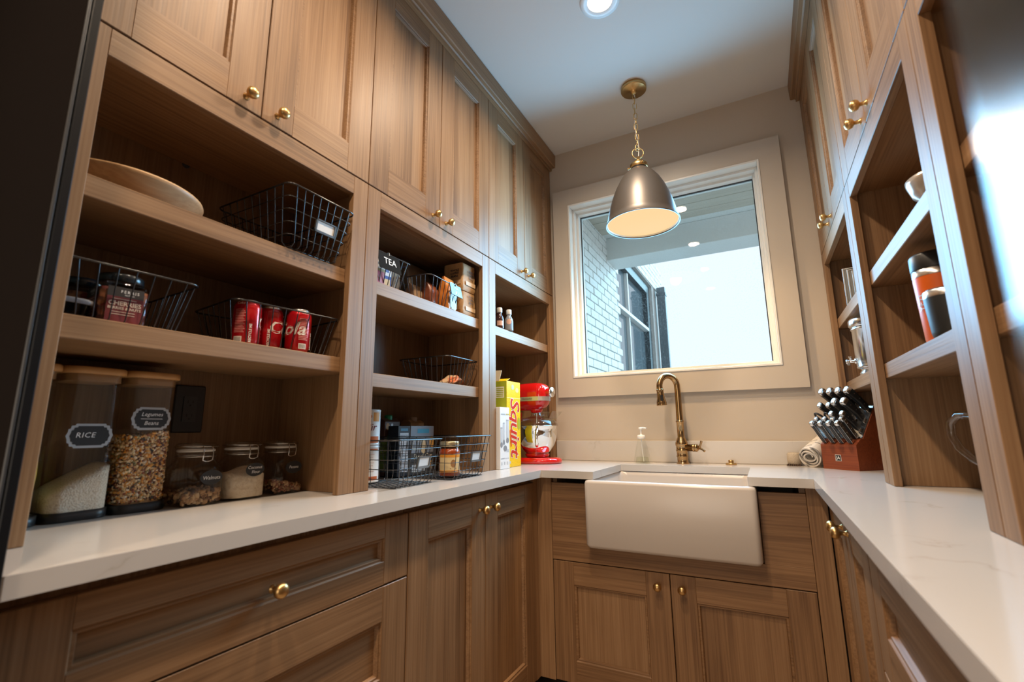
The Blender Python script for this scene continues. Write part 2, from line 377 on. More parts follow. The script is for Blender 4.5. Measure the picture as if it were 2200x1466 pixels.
# crown mouldings, black end panel, black door at the right
def crown(name, xf, s, y0, label):
    prof = [(0, 2.700), (.014, 2.700), (.014, 2.712), (.020, 2.716), (.034, 2.716), (.038, 2.720), (.040, 2.798), (0, 2.8029)]
    m = MB().prism([(xf + s * (p[0] + .0005), p[1]) for p in prof], 'y', y0, -.0008); return ST(m.build(name, WY), label)
crown('trim_1', XFL, 1, YL[0], 'brown crown moulding along the top of the left cabinets')
crown('trim_2', XFR, -1, YR[0], 'brown crown moulding along the top of the right cabinets')
t = T('end_panel', 'tall black panel closing the near end of the left cabinets', 'panel', (-1.12, -2.2935, 0))
MB().box(-.2665, .262, -.0083, .0083, 0, 2.72, 0).build('board', BLACKP, t)
MB().lathe([(.0022, .001), (.0022, 2.72)], (.264, -.0064, 0), 10).build('highlight_bead', flat('edge_highlight', (.05, .056, .066), .3, spec=.6), t)  # greyer bead added to stand in for the highlight along the panel corner
MB().box(.2622, .267, -.0030, .0083, .001, 2.72, .0012).build('edge_strip', flat('edge_highlight_2', (.006, .007, .009), .4, spec=.25), t)
b = MB(); b.loft([(.021, .40, .006, .008), (.021, .40, .006, 2.06)], (.0605, -2.827, 0), n=5)
d = b.build('door_1', BLACKG); ST(d, 'glossy black open door at the right edge of the view')
MB().lathe([(.004, 0), (.024, .001), (.024, .007), (.009, .010), (.009, .035), (.020, .042), (.025, .055), (.02, .066), (.003, .07)], (0, 0, 0), 16, 'x').xform(Matrix.Translation((.0885, -3.14, .95))).build('door_knob', BRASS, d)

# recessed ceiling lights
def can_light(i, x, y, label):
    t = T('recessed_light', label, 'ceiling light', (x, y, ZT), 0, 'recessed lights in the ceiling')
    MB().lathe([(.050, -.0005), (.080, -.0005), (.080, -.004), (.062, -.0055), (.050, -.003)], n=40, cap=(False, False)).build('trim_ring', WINP, t)
    MB().lathe([(.0495, -.0008), (.0495, -.002), (.0002, -.0025)], n=32, cap=(True, False)).build('lens', LENS, t)
    l = lamp('can_bulb', 'AREA', (x, y, ZT - .012), CAN_E, WARM, .10); l.data.spread = math.radians(150)
    return t
LENS = flat('lit_lens', (.9, .85, .75), .4, emit=(1.0, .80, .58), es=6.0)
for i, (x, y) in enumerate(CH):
    can_light(i, x, y, ['round recessed ceiling light nearest the window', 'second recessed ceiling light from the window', 'assumed third recessed ceiling light from the window', 'assumed recessed ceiling light farthest from the window'][i])

# ================================================================== CABINETRY
def knob_mesh():
    b = MB().lathe([(.0085, 0), (.0085, .002), (.0058, .004), (.0052, .014), (.0075, .0165), (.0125, .0195), (.0150, .0255), (.0146, .031), (.0112, .0358), (.006, .0382), (.0004, .039)], n=20)
    me = b.build('knob', BRASS); m = me.data; bpy.data.objects.remove(me); return m
KNOB = knob_mesh()
ROT = {('x', 1): (0, PI / 2, 0), ('x', -1): (0, -PI / 2, 0), ('y', -1): (PI / 2, 0, 0)}
def door(parent, ax, face, s, a0, a1, z0, z1, stile, rt, rb, knob=None, name='door', th=.02, o=(0, 0, 0), kz=None):
    """framed front: frame mesh (part) > panel, knob (sub-parts). u along the face, z up, w outward from the face."""
    P = (lambda u, z, w: (face + s * w - o[0], u - o[1], z - o[2])) if ax == 'x' else (lambda u, z, w: (u - o[0], face + s * w - o[1], z - o[2]))
    b = MB()
    def bx(u0, u1, za, zb, w0, w1, mi, c=.0014):
        p, q = P(u0, za, w0), P(u1, zb, w1); b.box(p[0], q[0], p[1], q[1], p[2], q[2], c, mi)
    bx(a0, a0 + stile, z0, z1, -th, 0, 0); bx(a1 - stile, a1, z0, z1, -th, 0, 0)
    bx(a0 + stile, a1 - stile, z1 - rt, z1, -th, -.0002, 1, .0006); bx(a0 + stile, a1 - stile, z0, z0 + rb, -th, -.0002, 1, .0006)
    A0, A1, Z0, Z1 = a0 + stile, a1 - stile, z0 + rb, z1 - rt
    R = []
    for ins, wv in ((-.0005, -.0012), (.0022, -.0045), (.0072, -.0045), (.0085, -.0065), (.0115, -.0150)):
        R.append([P(A0 + ins, Z0 + ins, wv), P(A1 - ins, Z0 + ins, wv), P(A1 - ins, Z1 - ins, wv), P(A0 + ins, Z1 - ins, wv)])
    b.rings(R, True, (False, False), 1, False)
    wz = WZ; wr = WY if ax == 'x' else WX
    d = b.build(name, [wz, wr], parent)
    p, q = P(A0 + .001, Z0 + .001, -.0190), P(A1 - .001, Z1 - .001, -.0138)
    pm = (WPY if ax == 'x' else WPX) if name == 'door' else WDY
    MB().box(p[0], q[0], p[1], q[1], p[2], q[2], 0).build('panel', pm, d)
    if knob: link('knob', KNOB, d, P(knob[0], knob[1], 0), ROT[(ax, s)])
    return d

def hutch(xf, s, xb, y0, y1, shelves, label, lean=.058):
    t = T('hutch_cabinet', label, 'open cabinet', (xf, (y0 + y1) / 2, ZC)); ox, oy, oz = t.location
    def part(name, m, x0, x1, ya, yb, za, zb, c=.0012): return MB().box(x0 - ox, x1 - ox, ya - oy, yb - oy, za - oz, zb - oz, c).build(name, m, t)
    g = .0011; fb = xf - s * .02
    part('stile', WZ, fb, xf, y0 + g, y0 + lean, ZC + .0005, ZG - .002); part('stile', WZ, fb, xf, y1 - lean, y1 - g, ZC + .0005, ZG - .002)
    part('top_rail', WY, fb, xf - s * .0003, y0 + lean, y1 - lean, ZO, ZG - .002)
    part('side_panel', WZ, xb, fb, y0 + .001, y0 + .02, ZC + .0005, ZG - .002, .0006); part('side_panel', WZ, xb, fb, y1 - .02, y1 - .001, ZC + .0005, ZG - .002, .0006)
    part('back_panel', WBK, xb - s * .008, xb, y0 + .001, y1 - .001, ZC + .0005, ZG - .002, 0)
    part('top_board', WY, xb, fb, y0 + .02, y1 - .02, ZO + .022, ZG - .004, .0006)
    for z in shelves: part('shelf', WY, xb, fb - s * .001, y0 + .0205, y1 - .0205, z - .044, z, .0016)
    return t
XBL, XBR = -1.375, .658
SL = [[1.570, 1.300], [1.570, 1.268], [1.569]]
HL = ['open oak hutch nearest the viewer on the left, holding the rice canister', 'middle open oak hutch on the left, with wire baskets on its counter', 'open oak hutch on the left beside the window, over the red mixer']
for i in range(3): hutch(XFL, 1, XBL, YL[i], YL[i + 1], SL[i], HL[i])
SR = [[1.548, 1.268], [1.556, 1.268], [1.556, 1.272]]
HR = ['open oak hutch nearest the viewer on the right, mostly cut by the frame', 'middle open oak hutch on the right, holding the orange tumbler', 'open oak hutch on the right beside the window, behind the knife block']
for i in range(3): hutch(XFR, -1, XBR, YR[i], YR[i + 1], SR[i], HR[i])

def wall_cabinet(xf, s, xw, y0, y1, label):
    t = T('wall_cabinet', label, 'cabinet', (xf, (y0 + y1) / 2, ZG)); o = t.location
    fb = xf - s * .021
    MB().box(xw - o[0], fb - o[0], y0 + .001 - o[1], y1 - .001 - o[1], 0, 2.802 - ZG, 0).build('carcass', WZ, t)
    ym = (y0 + y1) / 2
    for a0, a1, k in ((y0 + .0015, ym - .0015, ym - .043), (ym + .0015, y1 - .0015, ym + .043)):
        door(t, 'x', xf, s, a0, a1, ZG + .002, 2.712, .088, .09, .092, (k, 1.906), o=o)
    return t
for i, n in enumerate(('nearest the viewer', 'in the middle of the row', 'beside the window')):
    wall_cabinet(XFL, 1, XL + .001, YL[i], YL[i + 1], 'oak two-door wall cabinet above the left hutch ' + n)
for i, n in enumerate(('nearest the viewer', 'in the middle of the row', 'beside the window')):
    wall_cabinet(XFR, -1, XR - .001, YR[i], YR[i + 1], 'oak two-door wall cabinet above the right hutch ' + n)

# --- base cabinets
def base(name, label, loc): return T(name, label, 'cabinet', loc)
ZD0, ZD1 = .105, .862
t = base('drawer_cabinet', 'oak drawer base under the left worktop, one brass knob on its top drawer', (XDL, -1.875, 0)); o = t.location
MB().box(XL + .001 - o[0], XDL - .021 - o[0], -2.283 - o[1], -1.4675 - o[1], .1, ZCB - .001, 0).build('carcass', WZ, t)
MB().box(XL + .05 - o[0], XDL - .07 - o[0], -2.283 - o[1], -1.4675 - o[1], 0, .1, 0).build('toe_kick', WY, t)
for z0, z1, rt, kz in ((.7025, ZD1, .047, .7815), (.404, .6985, .082, .55), (ZD0, .400, .082, .25)):
    door(t, 'x', XDL, 1, -2.281, -1.4685, z0, z1, .091, rt, .055 if z0 > .7 else rt, (-1.876, kz), 'drawer', o=o)
t = base('base_cabinet', 'oak two-door base cabinet under the left worktop by the inner corner', (XDL, -1.06, 0)); o = t.location
MB().box(XL + .001 - o[0], XDL - .021 - o[0], -1.4655 - o[1], -.658 - o[1], .1, ZCB - .001, 0).build('carcass', WZ, t)
MB().box(XL + .05 - o[0], XDL - .07 - o[0], -1.4655 - o[1], -.658 - o[1], 0, .1, 0).build('toe_kick', WY, t)
door(t, 'x', XDL, 1, -1.4645, -1.0585, ZD0, ZD1, .086, .086, .086, (-1.094, .816), o=o)
door(t, 'x', XDL, 1, -1.0555, -.660, ZD0, ZD1, .086, .086, .086, (-1.020, .816), o=o)
b = MB(); b.box(XDL - .02, XDL - .002, -.657, YD - .002, .1, ZCB - .001, .001); b.box(XDL - .019, -.8335, YD - .0, YD + .018, .1, ZCB - .001, .001)
tag(b.build('corner_filler', WZ), 'narrow oak filler in the left inner corner beside the sink cabinet', 'filler panel')
t = base('sink_cabinet', 'oak sink base cabinet with two doors below the white apron sink', (-.365, YD, 0)); o = t.location
SX0, SX1 = -.664, -.046
b = MB(); X0, X1 = -.832, .101
for x0, x1, z0, z1 in ((X0, SX0 - .002, .6235, ZD1), (SX1 + .002, X1, .6235, ZD1), (X0, X1, .5545, .6235)): b.box(x0 - o[0], x1 - o[0], 0, .02, z0, z1, .0008)
b.build('false_front', WX, t)
for x0, x1 in ((X0, X0 + .018), (X1 - .018, X1)): MB().box(x0 - o[0], x1 - o[0], .021, .55, .1, ZCB - .001, 0).build('side_panel', WZ, t)
MB().box(X0 - o[0], X1 - o[0], .021, .55, .1, .118, 0).build('bottom_board', WX, t)
MB().box(X0 + .02 - o[0], X1 - .02 - o[0], .07, .09, 0, .099, 0).build('toe_kick', WX, t)
door(t, 'y', YD, -1, X0 + .0015, -.3655, ZD0, .551, .088, .086, .08, (-.4065, .508), o=o)
door(t, 'y', YD, -1, -.3625, X1 - .0015, ZD0, .551, .088, .086, .08, (-.3195, .508), o=o)
b = MB(); b.box(X1 + .001, XDR - .002, YD, YD + .018, .1, ZCB - .001, .001)
tag(b.build('corner_filler', WZ), 'narrow oak filler in the right inner corner beside the sink cabinet', 'filler panel')
t = base('base_cabinet', 'oak two-door base cabinet under the right worktop by the inner corner', (XDR, -.97, 0)); o = t.location
MB().box(XDR + .021 - o[0], XR - .001 - o[0], -1.292 - o[1], YD + .02 - o[1], .1, ZCB - .001, 0).build('carcass', WZ, t)
MB().box(XDR + .07 - o[0], XR - .05 - o[0], -1.292 - o[1], YD + .02 - o[1], 0, .1, 0).build('toe_kick', WY, t)
door(t, 'x', XDR, -1, -.9735, -.640, ZD0, ZD1, .086, .086, .086, (-.932, .816), o=o)
door(t, 'x', XDR, -1, -1.2915, -.9765, ZD0, ZD1, .086, .086, .086, (-1.022, .816), o=o)
t = base('drawer_cabinet', 'oak drawer base under the right worktop near the viewer', (XDR, -1.75, 0)); o = t.location
MB().box(XDR + .021 - o[0], XR - .001 - o[0], -2.268 - o[1], -1.2955 - o[1], .1, ZCB - .001, 0).build('carcass', WZ, t)
MB().box(XDR + .07 - o[0], XR - .05 - o[0], -2.268 - o[1], -1.2955 - o[1], 0, .1, 0).build('toe_kick', WY, t)
for z0, z1, rt, kz in ((.617, ZD1, .086, .72), (.364, .613, .086, .49), (ZD0, .360, .086, .24)):
    door(t, 'x', XDR, -1, -2.267, -1.2965, z0, z1, .089, rt, rt, (-1.78, kz), 'drawer', o=o)

# --- worktop, splash, sink
KX0, KX1, KY = -.632, -.070, -.225
poly = [(XL + .001, -2.284), (XCL, -2.284), (XCL, YS), (KX0, YS), (KX0, KY), (KX1, KY), (KX1, YS), (XCR, YS), (XCR, YR[0]), (XR - .001, YR[0]), (XR - .001, -.001), (XL + .001, -.001)]
wt = MB().prism([(x, y) for x, y in poly], 'z', 0, ZC - ZCB).build('worktop', QZ, None, (0, 0, ZCB))
tag(wt, 'white veined quartz worktop running round three sides of the pantry', 'worktop')
bv = wt.modifiers.new('soft_edges', 'BEVEL'); bv.width = .003; bv.segments = 2; bv.limit_method = 'ANGLE'
MB().box(XFL + .002, XFR - .002, -.020, -.001, ZC - ZCB + .0002, .107 + ZC - ZCB, .002).build('backsplash', QZ, wt)
def sink():
    t = T('farmhouse_sink', 'white fireclay apron-front sink set under the window', 'sink', (-.355, -.44, .625)); hx, hy = .309, .243
    H = .886 - .625 - .003
    b = MB(); secs = [(hx - .02, hy - .02, .02, 0), (hx - .006, hy - .006, .02, .003), (hx, hy, .018, .014), (hx, hy, .018, H - .012), (hx - .004, hy - .004, .016, H - .003), (hx - .012, hy - .012, .014, H),
                      (hx - .020, hy - .020, .03, H), (hx - .026, hy - .026, .03, H - .004), (hx - .03, hy - .03, .035, H - .02), (hx - .034, hy - .034, .04, .06), (hx - .05, hy - .05, .05, .034), (.05, .05, .0499, .028)]
    b.loft(secs, n=6, cap=(True, True)).build('basin', CERAM, t)
    mp = plane_map((.035, hy - .0318, .168), (1, 0, 0), (0, 0, 1), (0, -1, 0)); m = MB(); patch(m, mp, -.028, .028, -.008, .008, .0006)
    for i in range(5): patch(m, mp, -.024, .024, -.006 + i * .0026, -.0048 + i * .0026, .001, 1)
    m.build('overflow_grille', [flat('overflow_grey', (.42, .40, .37), .5), GREYINK], t, recalc=False)
    MB().lathe([(.0005, .029), (.040, .0295), (.044, .0287)], n=24, cap=(False, False)).build('drain', STEEL, t)
sink()

# ================================================================== OUTSIDE THE WINDOW
XW = -1.15
MORT = flat('grey_mortar', (.50, .49, .47), .9, bump=.3, bscale=150)
BRICKW = spotty('white_painted_brick', [(.70, .70, .68), (.82, .82, .80), (.86, .86, .85)], 60, .8, .5, dist=.003)
PORCHP = flat('porch_white', (.72, .73, .72), .6); PLANKM = wood('porch_plank', 'x', dark=(.40, .34, .27), mid=(.52, .46, .38), light=(.60, .55, .47))
DKFR = flat('dark_window_frame', (.035, .040, .046), .4)
b = MB(); WN0, WN1, WT = 1.93, 3.70, 2.95
b.box(XW - .25, XW - .012, YB1 + .001, WN0, 0, 3.4, 0); b.box(XW - .25, XW - .012, WN0, WN1, WT, 3.4, 0); b.box(XW - .25, XW - .012, WN1, 4.02, 0, 3.4, 0); b.box(XW - .25, XW - .012, WN0, WN1, 0, .6, 0)
wo = ST(b.build('wall_outside', MORT), 'white painted brick house wall running out beyond the window on the left')
bm_ = MB().box(-.006, .012, -.098, .098, -.0305, .0305, .003).build('brick', BRICKW); BR = bm_.data; bpy.data.objects.remove(bm_)
nb = 0
for r in range(25):
    z = 1.18 + r * .069
    if z > 2.86: break
    y = YB1 + .10 + (.104 if r % 2 else 0)
    while y < WN0 - .05:
        if y > .36 and nb < 300:
            o_ = link('brick', BR, wo, (XW - .008 + random.uniform(0, .004), y, z)); nb += 1
        y += .208
m = MB()
for r in range(6):
    for k in range(12): m.box(XW - .016, XW + random.uniform(0, .004), WN0 - .10 + k * .208 + (.104 if r % 2 else 0), WN0 + .096 + k * .208 + (.104 if r % 2 else 0) - .0, WT + .01 + r * .069, WT + .071 + r * .069, .003)
m.build('brick_courses', BRICKW, wo, kind='stuff')
t = T('window_2', 'dark framed house window beyond the pantry window on the left', 'window', (XW, (WN0 + WN1) / 2, 0)); ST(t)
def wb(name, x0, x1, y0, y1, z0, z1, mm): return MB().box(x0 - XW, x1 - XW, y0 - t.location[1], y1 - t.location[1], z0, z1, .002).build(name, mm, t)
GL2 = flat('reflective_dark_glass', (.10, .13, .15), .06, spec=.8)
for nme, y0, y1, z0, z1 in (('frame_post', WN0 + .001, WN0 + .07, .601, WT - .001), ('frame_post', WN1 - .16, WN1 - .001, .601, WT - .001), ('frame_head', WN0 + .07, WN1 - .16, WT - .12, WT - .001), ('frame_sill', WN0 + .07, WN1 - .16, .601, .66)):
    wb(nme, XW - .14, XW - .05, y0, y1, z0, z1, DKFR)
wb('mullion', XW - .13, XW - .07, 2.60, 2.64, .66, WT - .12, PORCHP); wb('meeting_rail', XW - .13, XW - .045, WN0 + .07, WN1 - .16, 2.31, 2.35, PORCHP)
for y0, y1 in ((WN0 + .07, 2.60), (2.64, WN1 - .16)):
    for z0, z1 in ((.66, 2.31), (2.35, WT - .12)): wb('pane', XW - .115, XW - .105, y0, y1, z0, z1, GL2)
pc = ST(MB().box(XW + .001, 2.6, YB1 + .001, 1.85, 2.835, 2.95, 0).build('ceiling_porch', PORCHP), 'pale plank ceiling of the porch outside the window')
k = 0; y = YB1 + .01
pl = MB().box(0, 2.6 - XW - .01, 0, .132, 0, .02, .003).build('plank', PLANKM); PLM = pl.data; bpy.data.objects.remove(pl)
while y + .132 < 1.54:
    link('plank', PLM, pc, (XW + .006, y, 2.813 + random.uniform(0, .002))); y += .137
b = MB(); b.box(XW + .002, 2.6, 1.545, 1.85, 2.62, 2.8345, .004)
tag(b.build('porch_beam', PORCHP), 'white porch beam crossing the top of the window view', 'beam')
t = T('downspout', 'grey downspout at the far corner of the white brick wall', 'downspout', (XW + .07, 3.93, 0))
MB().box(-.055, .055, -.05, .05, .02, 2.98, .008).build('pipe', flat('downspout_grey', (.10, .125, .145), .4), t)
MB().box(-.062, .062, -.057, .057, 2.86, 2.90, .004).build('strap', flat('strap_grey', (.08, .10, .12), .4), t)
MB().box(-.062, .062, -.057, .057, 1.46, 1.50, .004).build('strap', flat('strap_grey', (.08, .10, .12), .4), t)
ST(MB().box(-8, 9, YB1 + .002, 16, -.12, -.02, 0).build('floor_outside', flat('pale_paving', (.42, .42, .41), .8)), 'pale paving outside the window')

# ================================================================== PENDANT
def pendant():
    px, py = -.425, -.37
    t = T('pendant_lamp', 'brass and dark pewter dome pendant hanging in front of the window', 'pendant lamp', (px, py, ZT))
    MB().lathe([(.0005, -.0005), (.062, -.0005), (.0635, -.003), (.0635, -.019), (.061, -.022), (.018, -.0235), (.018, -.031), (.013, -.034), (.0095, -.040), (.0005, -.041)], n=40).build('canopy', BRASS, t)
    z = -.040; i = 0; L = .034
    def linkm(hl, hw, r):
        pts = []
        for q in range(20):
            a = 2 * PI * q / 20; c, s_ = math.cos(a), math.sin(a)
            pts.append((hw * c, 0, (hl - hw) * (1 if s_ > 0 else -1) * (abs(s_) > .05) + hw * s_))
        return MB().tube(pts, r, 6, True)
    me = linkm(.0175, .0085, .0019).build('chain_link', BRASS); M = me.data; bpy.data.objects.remove(me)
    zz = -.050
    while zz > -.345:
        link('chain_link', M, t, (0.0012 * math.sin(i * 1.7), 0, zz), (0, 0, PI / 2 * (i % 2) + .35)); zz -= .0292; i += 1
    # hanging ring, fitter cap, shade, lens
    pts = [(.0275 * math.cos(a), 0, -.372 + .0275 * math.sin(a)) for a in np.linspace(0, 2 * PI, 32, endpoint=False)]
    MB().tube(pts, .0026, 8, True).xform(Matrix.Rotation(.35, 4, 'Z')).build('hanging_ring', BRASS, t)
    cp = [(.006 * math.sin(q * .9) * (1 if 0 < q < 11 else 0), .005 * math.cos(q * 1.3) * (1 if 0 < q < 11 else 0), -.035 - q * (.375 / 11)) for q in range(12)]
    MB().tube(cp, .0018, 6).build('cord', WINP, t)
    MB().lathe([(.0005, -.392), (.007, -.392), (.007, -.412), (.019, -.414), (.021, -.418), (.021, -.430), (.040, -.433), (.0425, -.436), (.0425, -.455), (.041, -.456), (.0005, -.456)], n=36).build('fitter_cap', BRASS, t)
    b = MB()
    for a in (.3, .3 + 2 * PI / 3, .3 + 4 * PI / 3): b.lathe([(.003, 0), (.003, .006), (.0052, .007), (.0052, .012), (.0005, .013)], n=10, axis='x').xform(Matrix.Identity(4)) if False else None
    sm = MB().lathe([(.003, 0), (.003, .005), (.0052, .006), (.0052, .011), (.0005, .012)], n=10, axis='x').build('set_screw', BRASS); SMD = sm.data; bpy.data.objects.remove(sm)
    for a in (-.95, -.95 + 2 * PI / 3, -.95 + 4 * PI / 3): link('set_screw', SMD, t, (.0425 * math.cos(a), .0425 * math.sin(a), -.446), (0, 0, a))
    MB().lathe([(.0405, -.4555), (.0405, -.466), (.037, -.4665)], n=36, cap=(False, False)).build('gasket_ring', BLACKPL, t)
    out = [(.037, -.460), (.050, -.468), (.072, -.490), (.096, -.523), (.118, -.566), (.137, -.615), (.152, -.668), (.163, -.715), (.170, -.745), (.1735, -.7465), (.1735, -.7505)]
    inn = [(r - .0022, h - .0005) for r, h in out[:-2]][::-1]
    MB().lathe(out + [(.1690, -.7505)] + inn, n=64, cap=(False, False)).build('shade', PEWT, t)
    MB().lathe([(r - .0032, h - .0008) for r, h in out[3:-2]], n=64, cap=(False, False)).build('shade_lining', flat('lining_cream', (.85, .80, .72), .5), t)
    MB().lathe([(.166, -.739), (.10, -.7405), (.0005, -.741)], n=48, cap=(False, False)).build('diffuser', flat('lit_diffuser', (.02, .02, .02), .9, spec=0, emit=(1.0, .68, .32), es=1.15), t)
    sp = lamp('pendant_bulb', 'SPOT', (px, py, ZT - .7535), PEND_E * 4.2, (1, .68, .36), .035); sp.data.spot_size = math.radians(165); sp.data.spot_blend = .6
pendant()

# ================================================================== AROUND THE SINK
def faucet():
    t = T('faucet', 'bronze gooseneck pull-down faucet behind the sink', 'faucet', (-.365, -.085, ZC))
    MB().lathe([(.0005, .0003), (.030, .0003), (.030, .004), (.026, .006), (.025, .008), (.025, .030), (.027, .032), (.028, .036), (.026, .040), (.026, .058), (.0285, .060), (.0285, .066), (.027, .068), (.027, .085), (.0295, .087), (.0295, .098), (.027, .104), (.021, .117), (.0195, .121), (.0175, .124), (.0165, .126), (.0165, .196), (.0195, .198), (.0195, .205), (.0165, .207), (.0005, .208)], n=32).build('body', BRONZE, t)
    # gooseneck arcs toward the sink, turned a little left
    dx, dy = -.62, -.785; rr = .056; pts = [(0, 0, .205), (0, 0, .26), (0, 0, .318)]
    R = .0565
    for q in range(1, 17):
        a = PI - q * (PI * 1.06) / 16; d = R + R * math.cos(a); pts.append((dx * d, dy * d, .370 + R * math.sin(a)))
    pts[2] = (0, 0, .345)
    MB().tube(pts, [.0165, .0155, .0150] + [.0148] * 16, 14).build('neck', BRONZE, t)
    e = Vector(pts[-1]); d_ = (e - Vector(pts[-2])).normalized()
    prof = [(.0148, 0), (.0175, .002), (.0175, .008), (.0165, .010), (.0165, .024), (.017, .027), (.0185, .046), (.0225, .062), (.0235, .066), (.0235, .074), (.0245, .076), (.0245, .080), (.021, .081), (.0005, .0805)]
    q = d_.to_track_quat('Z', 'Y').to_matrix().to_4x4(); Mx = Matrix.Translation(e) @ q
    h = MB().lathe(prof, n=28).xform(Mx).build('spray_head', BRONZE, t)
    mm = MB(); mm.loft([(.006, .015, .004, .0), (.006, .015, .004, .004)], n=4); mm.xform(Matrix.Translation(e + d_ * .045) @ Matrix.Rotation(math.radians(-70), 4, 'Z') @ Matrix.Translation((.018, 0, 0)) @ Matrix.Rotation(PI / 2, 4, 'Y') @ Matrix.Rotation(PI / 2, 4, 'Z'))
    mm.build('spray_button', BLACKPL, h)
    MB().lathe([(.0005, .020), (.0165, .022), (.0165, .055), (.0185, .056), (.0185, .060), (.017, .061), (.017, .066), (.0185, .067), (.0185, .073), (.014, .078), (.009, .082), (.0005, .083)], n=24, axis='x').xform(Matrix.Translation((0, 0, .076)) @ Matrix.Rotation(-.25, 4, 'Z')).build('valve', BRONZE, t)
    MB().tube([(.082, -.018, .078), (.090, -.022, .094), (.094, -.024, .108)], [.006, .0045, .0062], 10).tube([(.082, -.018, .076), (.098, -.030, .068), (.106, -.036, .062)], [.006, .0045, .006], 10).build('lever', BRONZE, t)
faucet()
t = T('soap_dispenser', 'clear glass soap dispenser with a white pump left of the faucet', 'soap dispenser', (-.553, -.11, ZC))
MB().loft([(.034, .030, .012, .0004), (.0375, .033, .012, .004), (.037, .033, .012, .012), (.030, .028, .014, .055), (.023, .022, .018, .092), (.020, .020, .0199, .108), (.0165, .0165, .0164, .116), (.0155, .0155, .0154, .128)], n=5, cap=(True, False)).build('bottle', thin_glass('soap_glass', (.97, .98, .97), refl=.45), t)
MB().loft([(.030, .027, .012, .003), (.029, .026, .012, .012), (.026, .024, .013, .030)], n=5).build('soap', thin_glass('soap_liquid', (.93, .95, .90), refl=.3), t)
SP = flat('white_pump', (.80, .78, .74), .35)
MB().lathe([(.0185, .119), (.0195, .121), (.0195, .132), (.017, .137), (.006, .139), (.0045, .142), (.0045, .163), (.010, .165), (.011, .168), (.011, .174), (.0005, .177)], n=20).tube([(0, 0, .171), (.018, -.006, .172), (.030, -.011, .170)], [.006, .005, .0035], 8).build('pump', SP, t)
MB().tube([(0, 0, .120), (.002, 0, .06), (.006, 0, .008)], .0022, 6).build('dip_tube', SP, t)
t = T('air_switch', 'small brass air-switch button on the worktop right of the faucet', 'switch', (-.152, -.085, ZC))
MB().lathe([(.0005, .0004), (.0235, .0004), (.0235, .006), (.022, .008), (.012, .0085), (.0005, .0085)], n=28).build('base_flange', BRASS, t)
MB().lathe([(.0115, .0087), (.0115, .019), (.010, .021), (.0005, .0212)], n=20).build('button', BRASS, t)

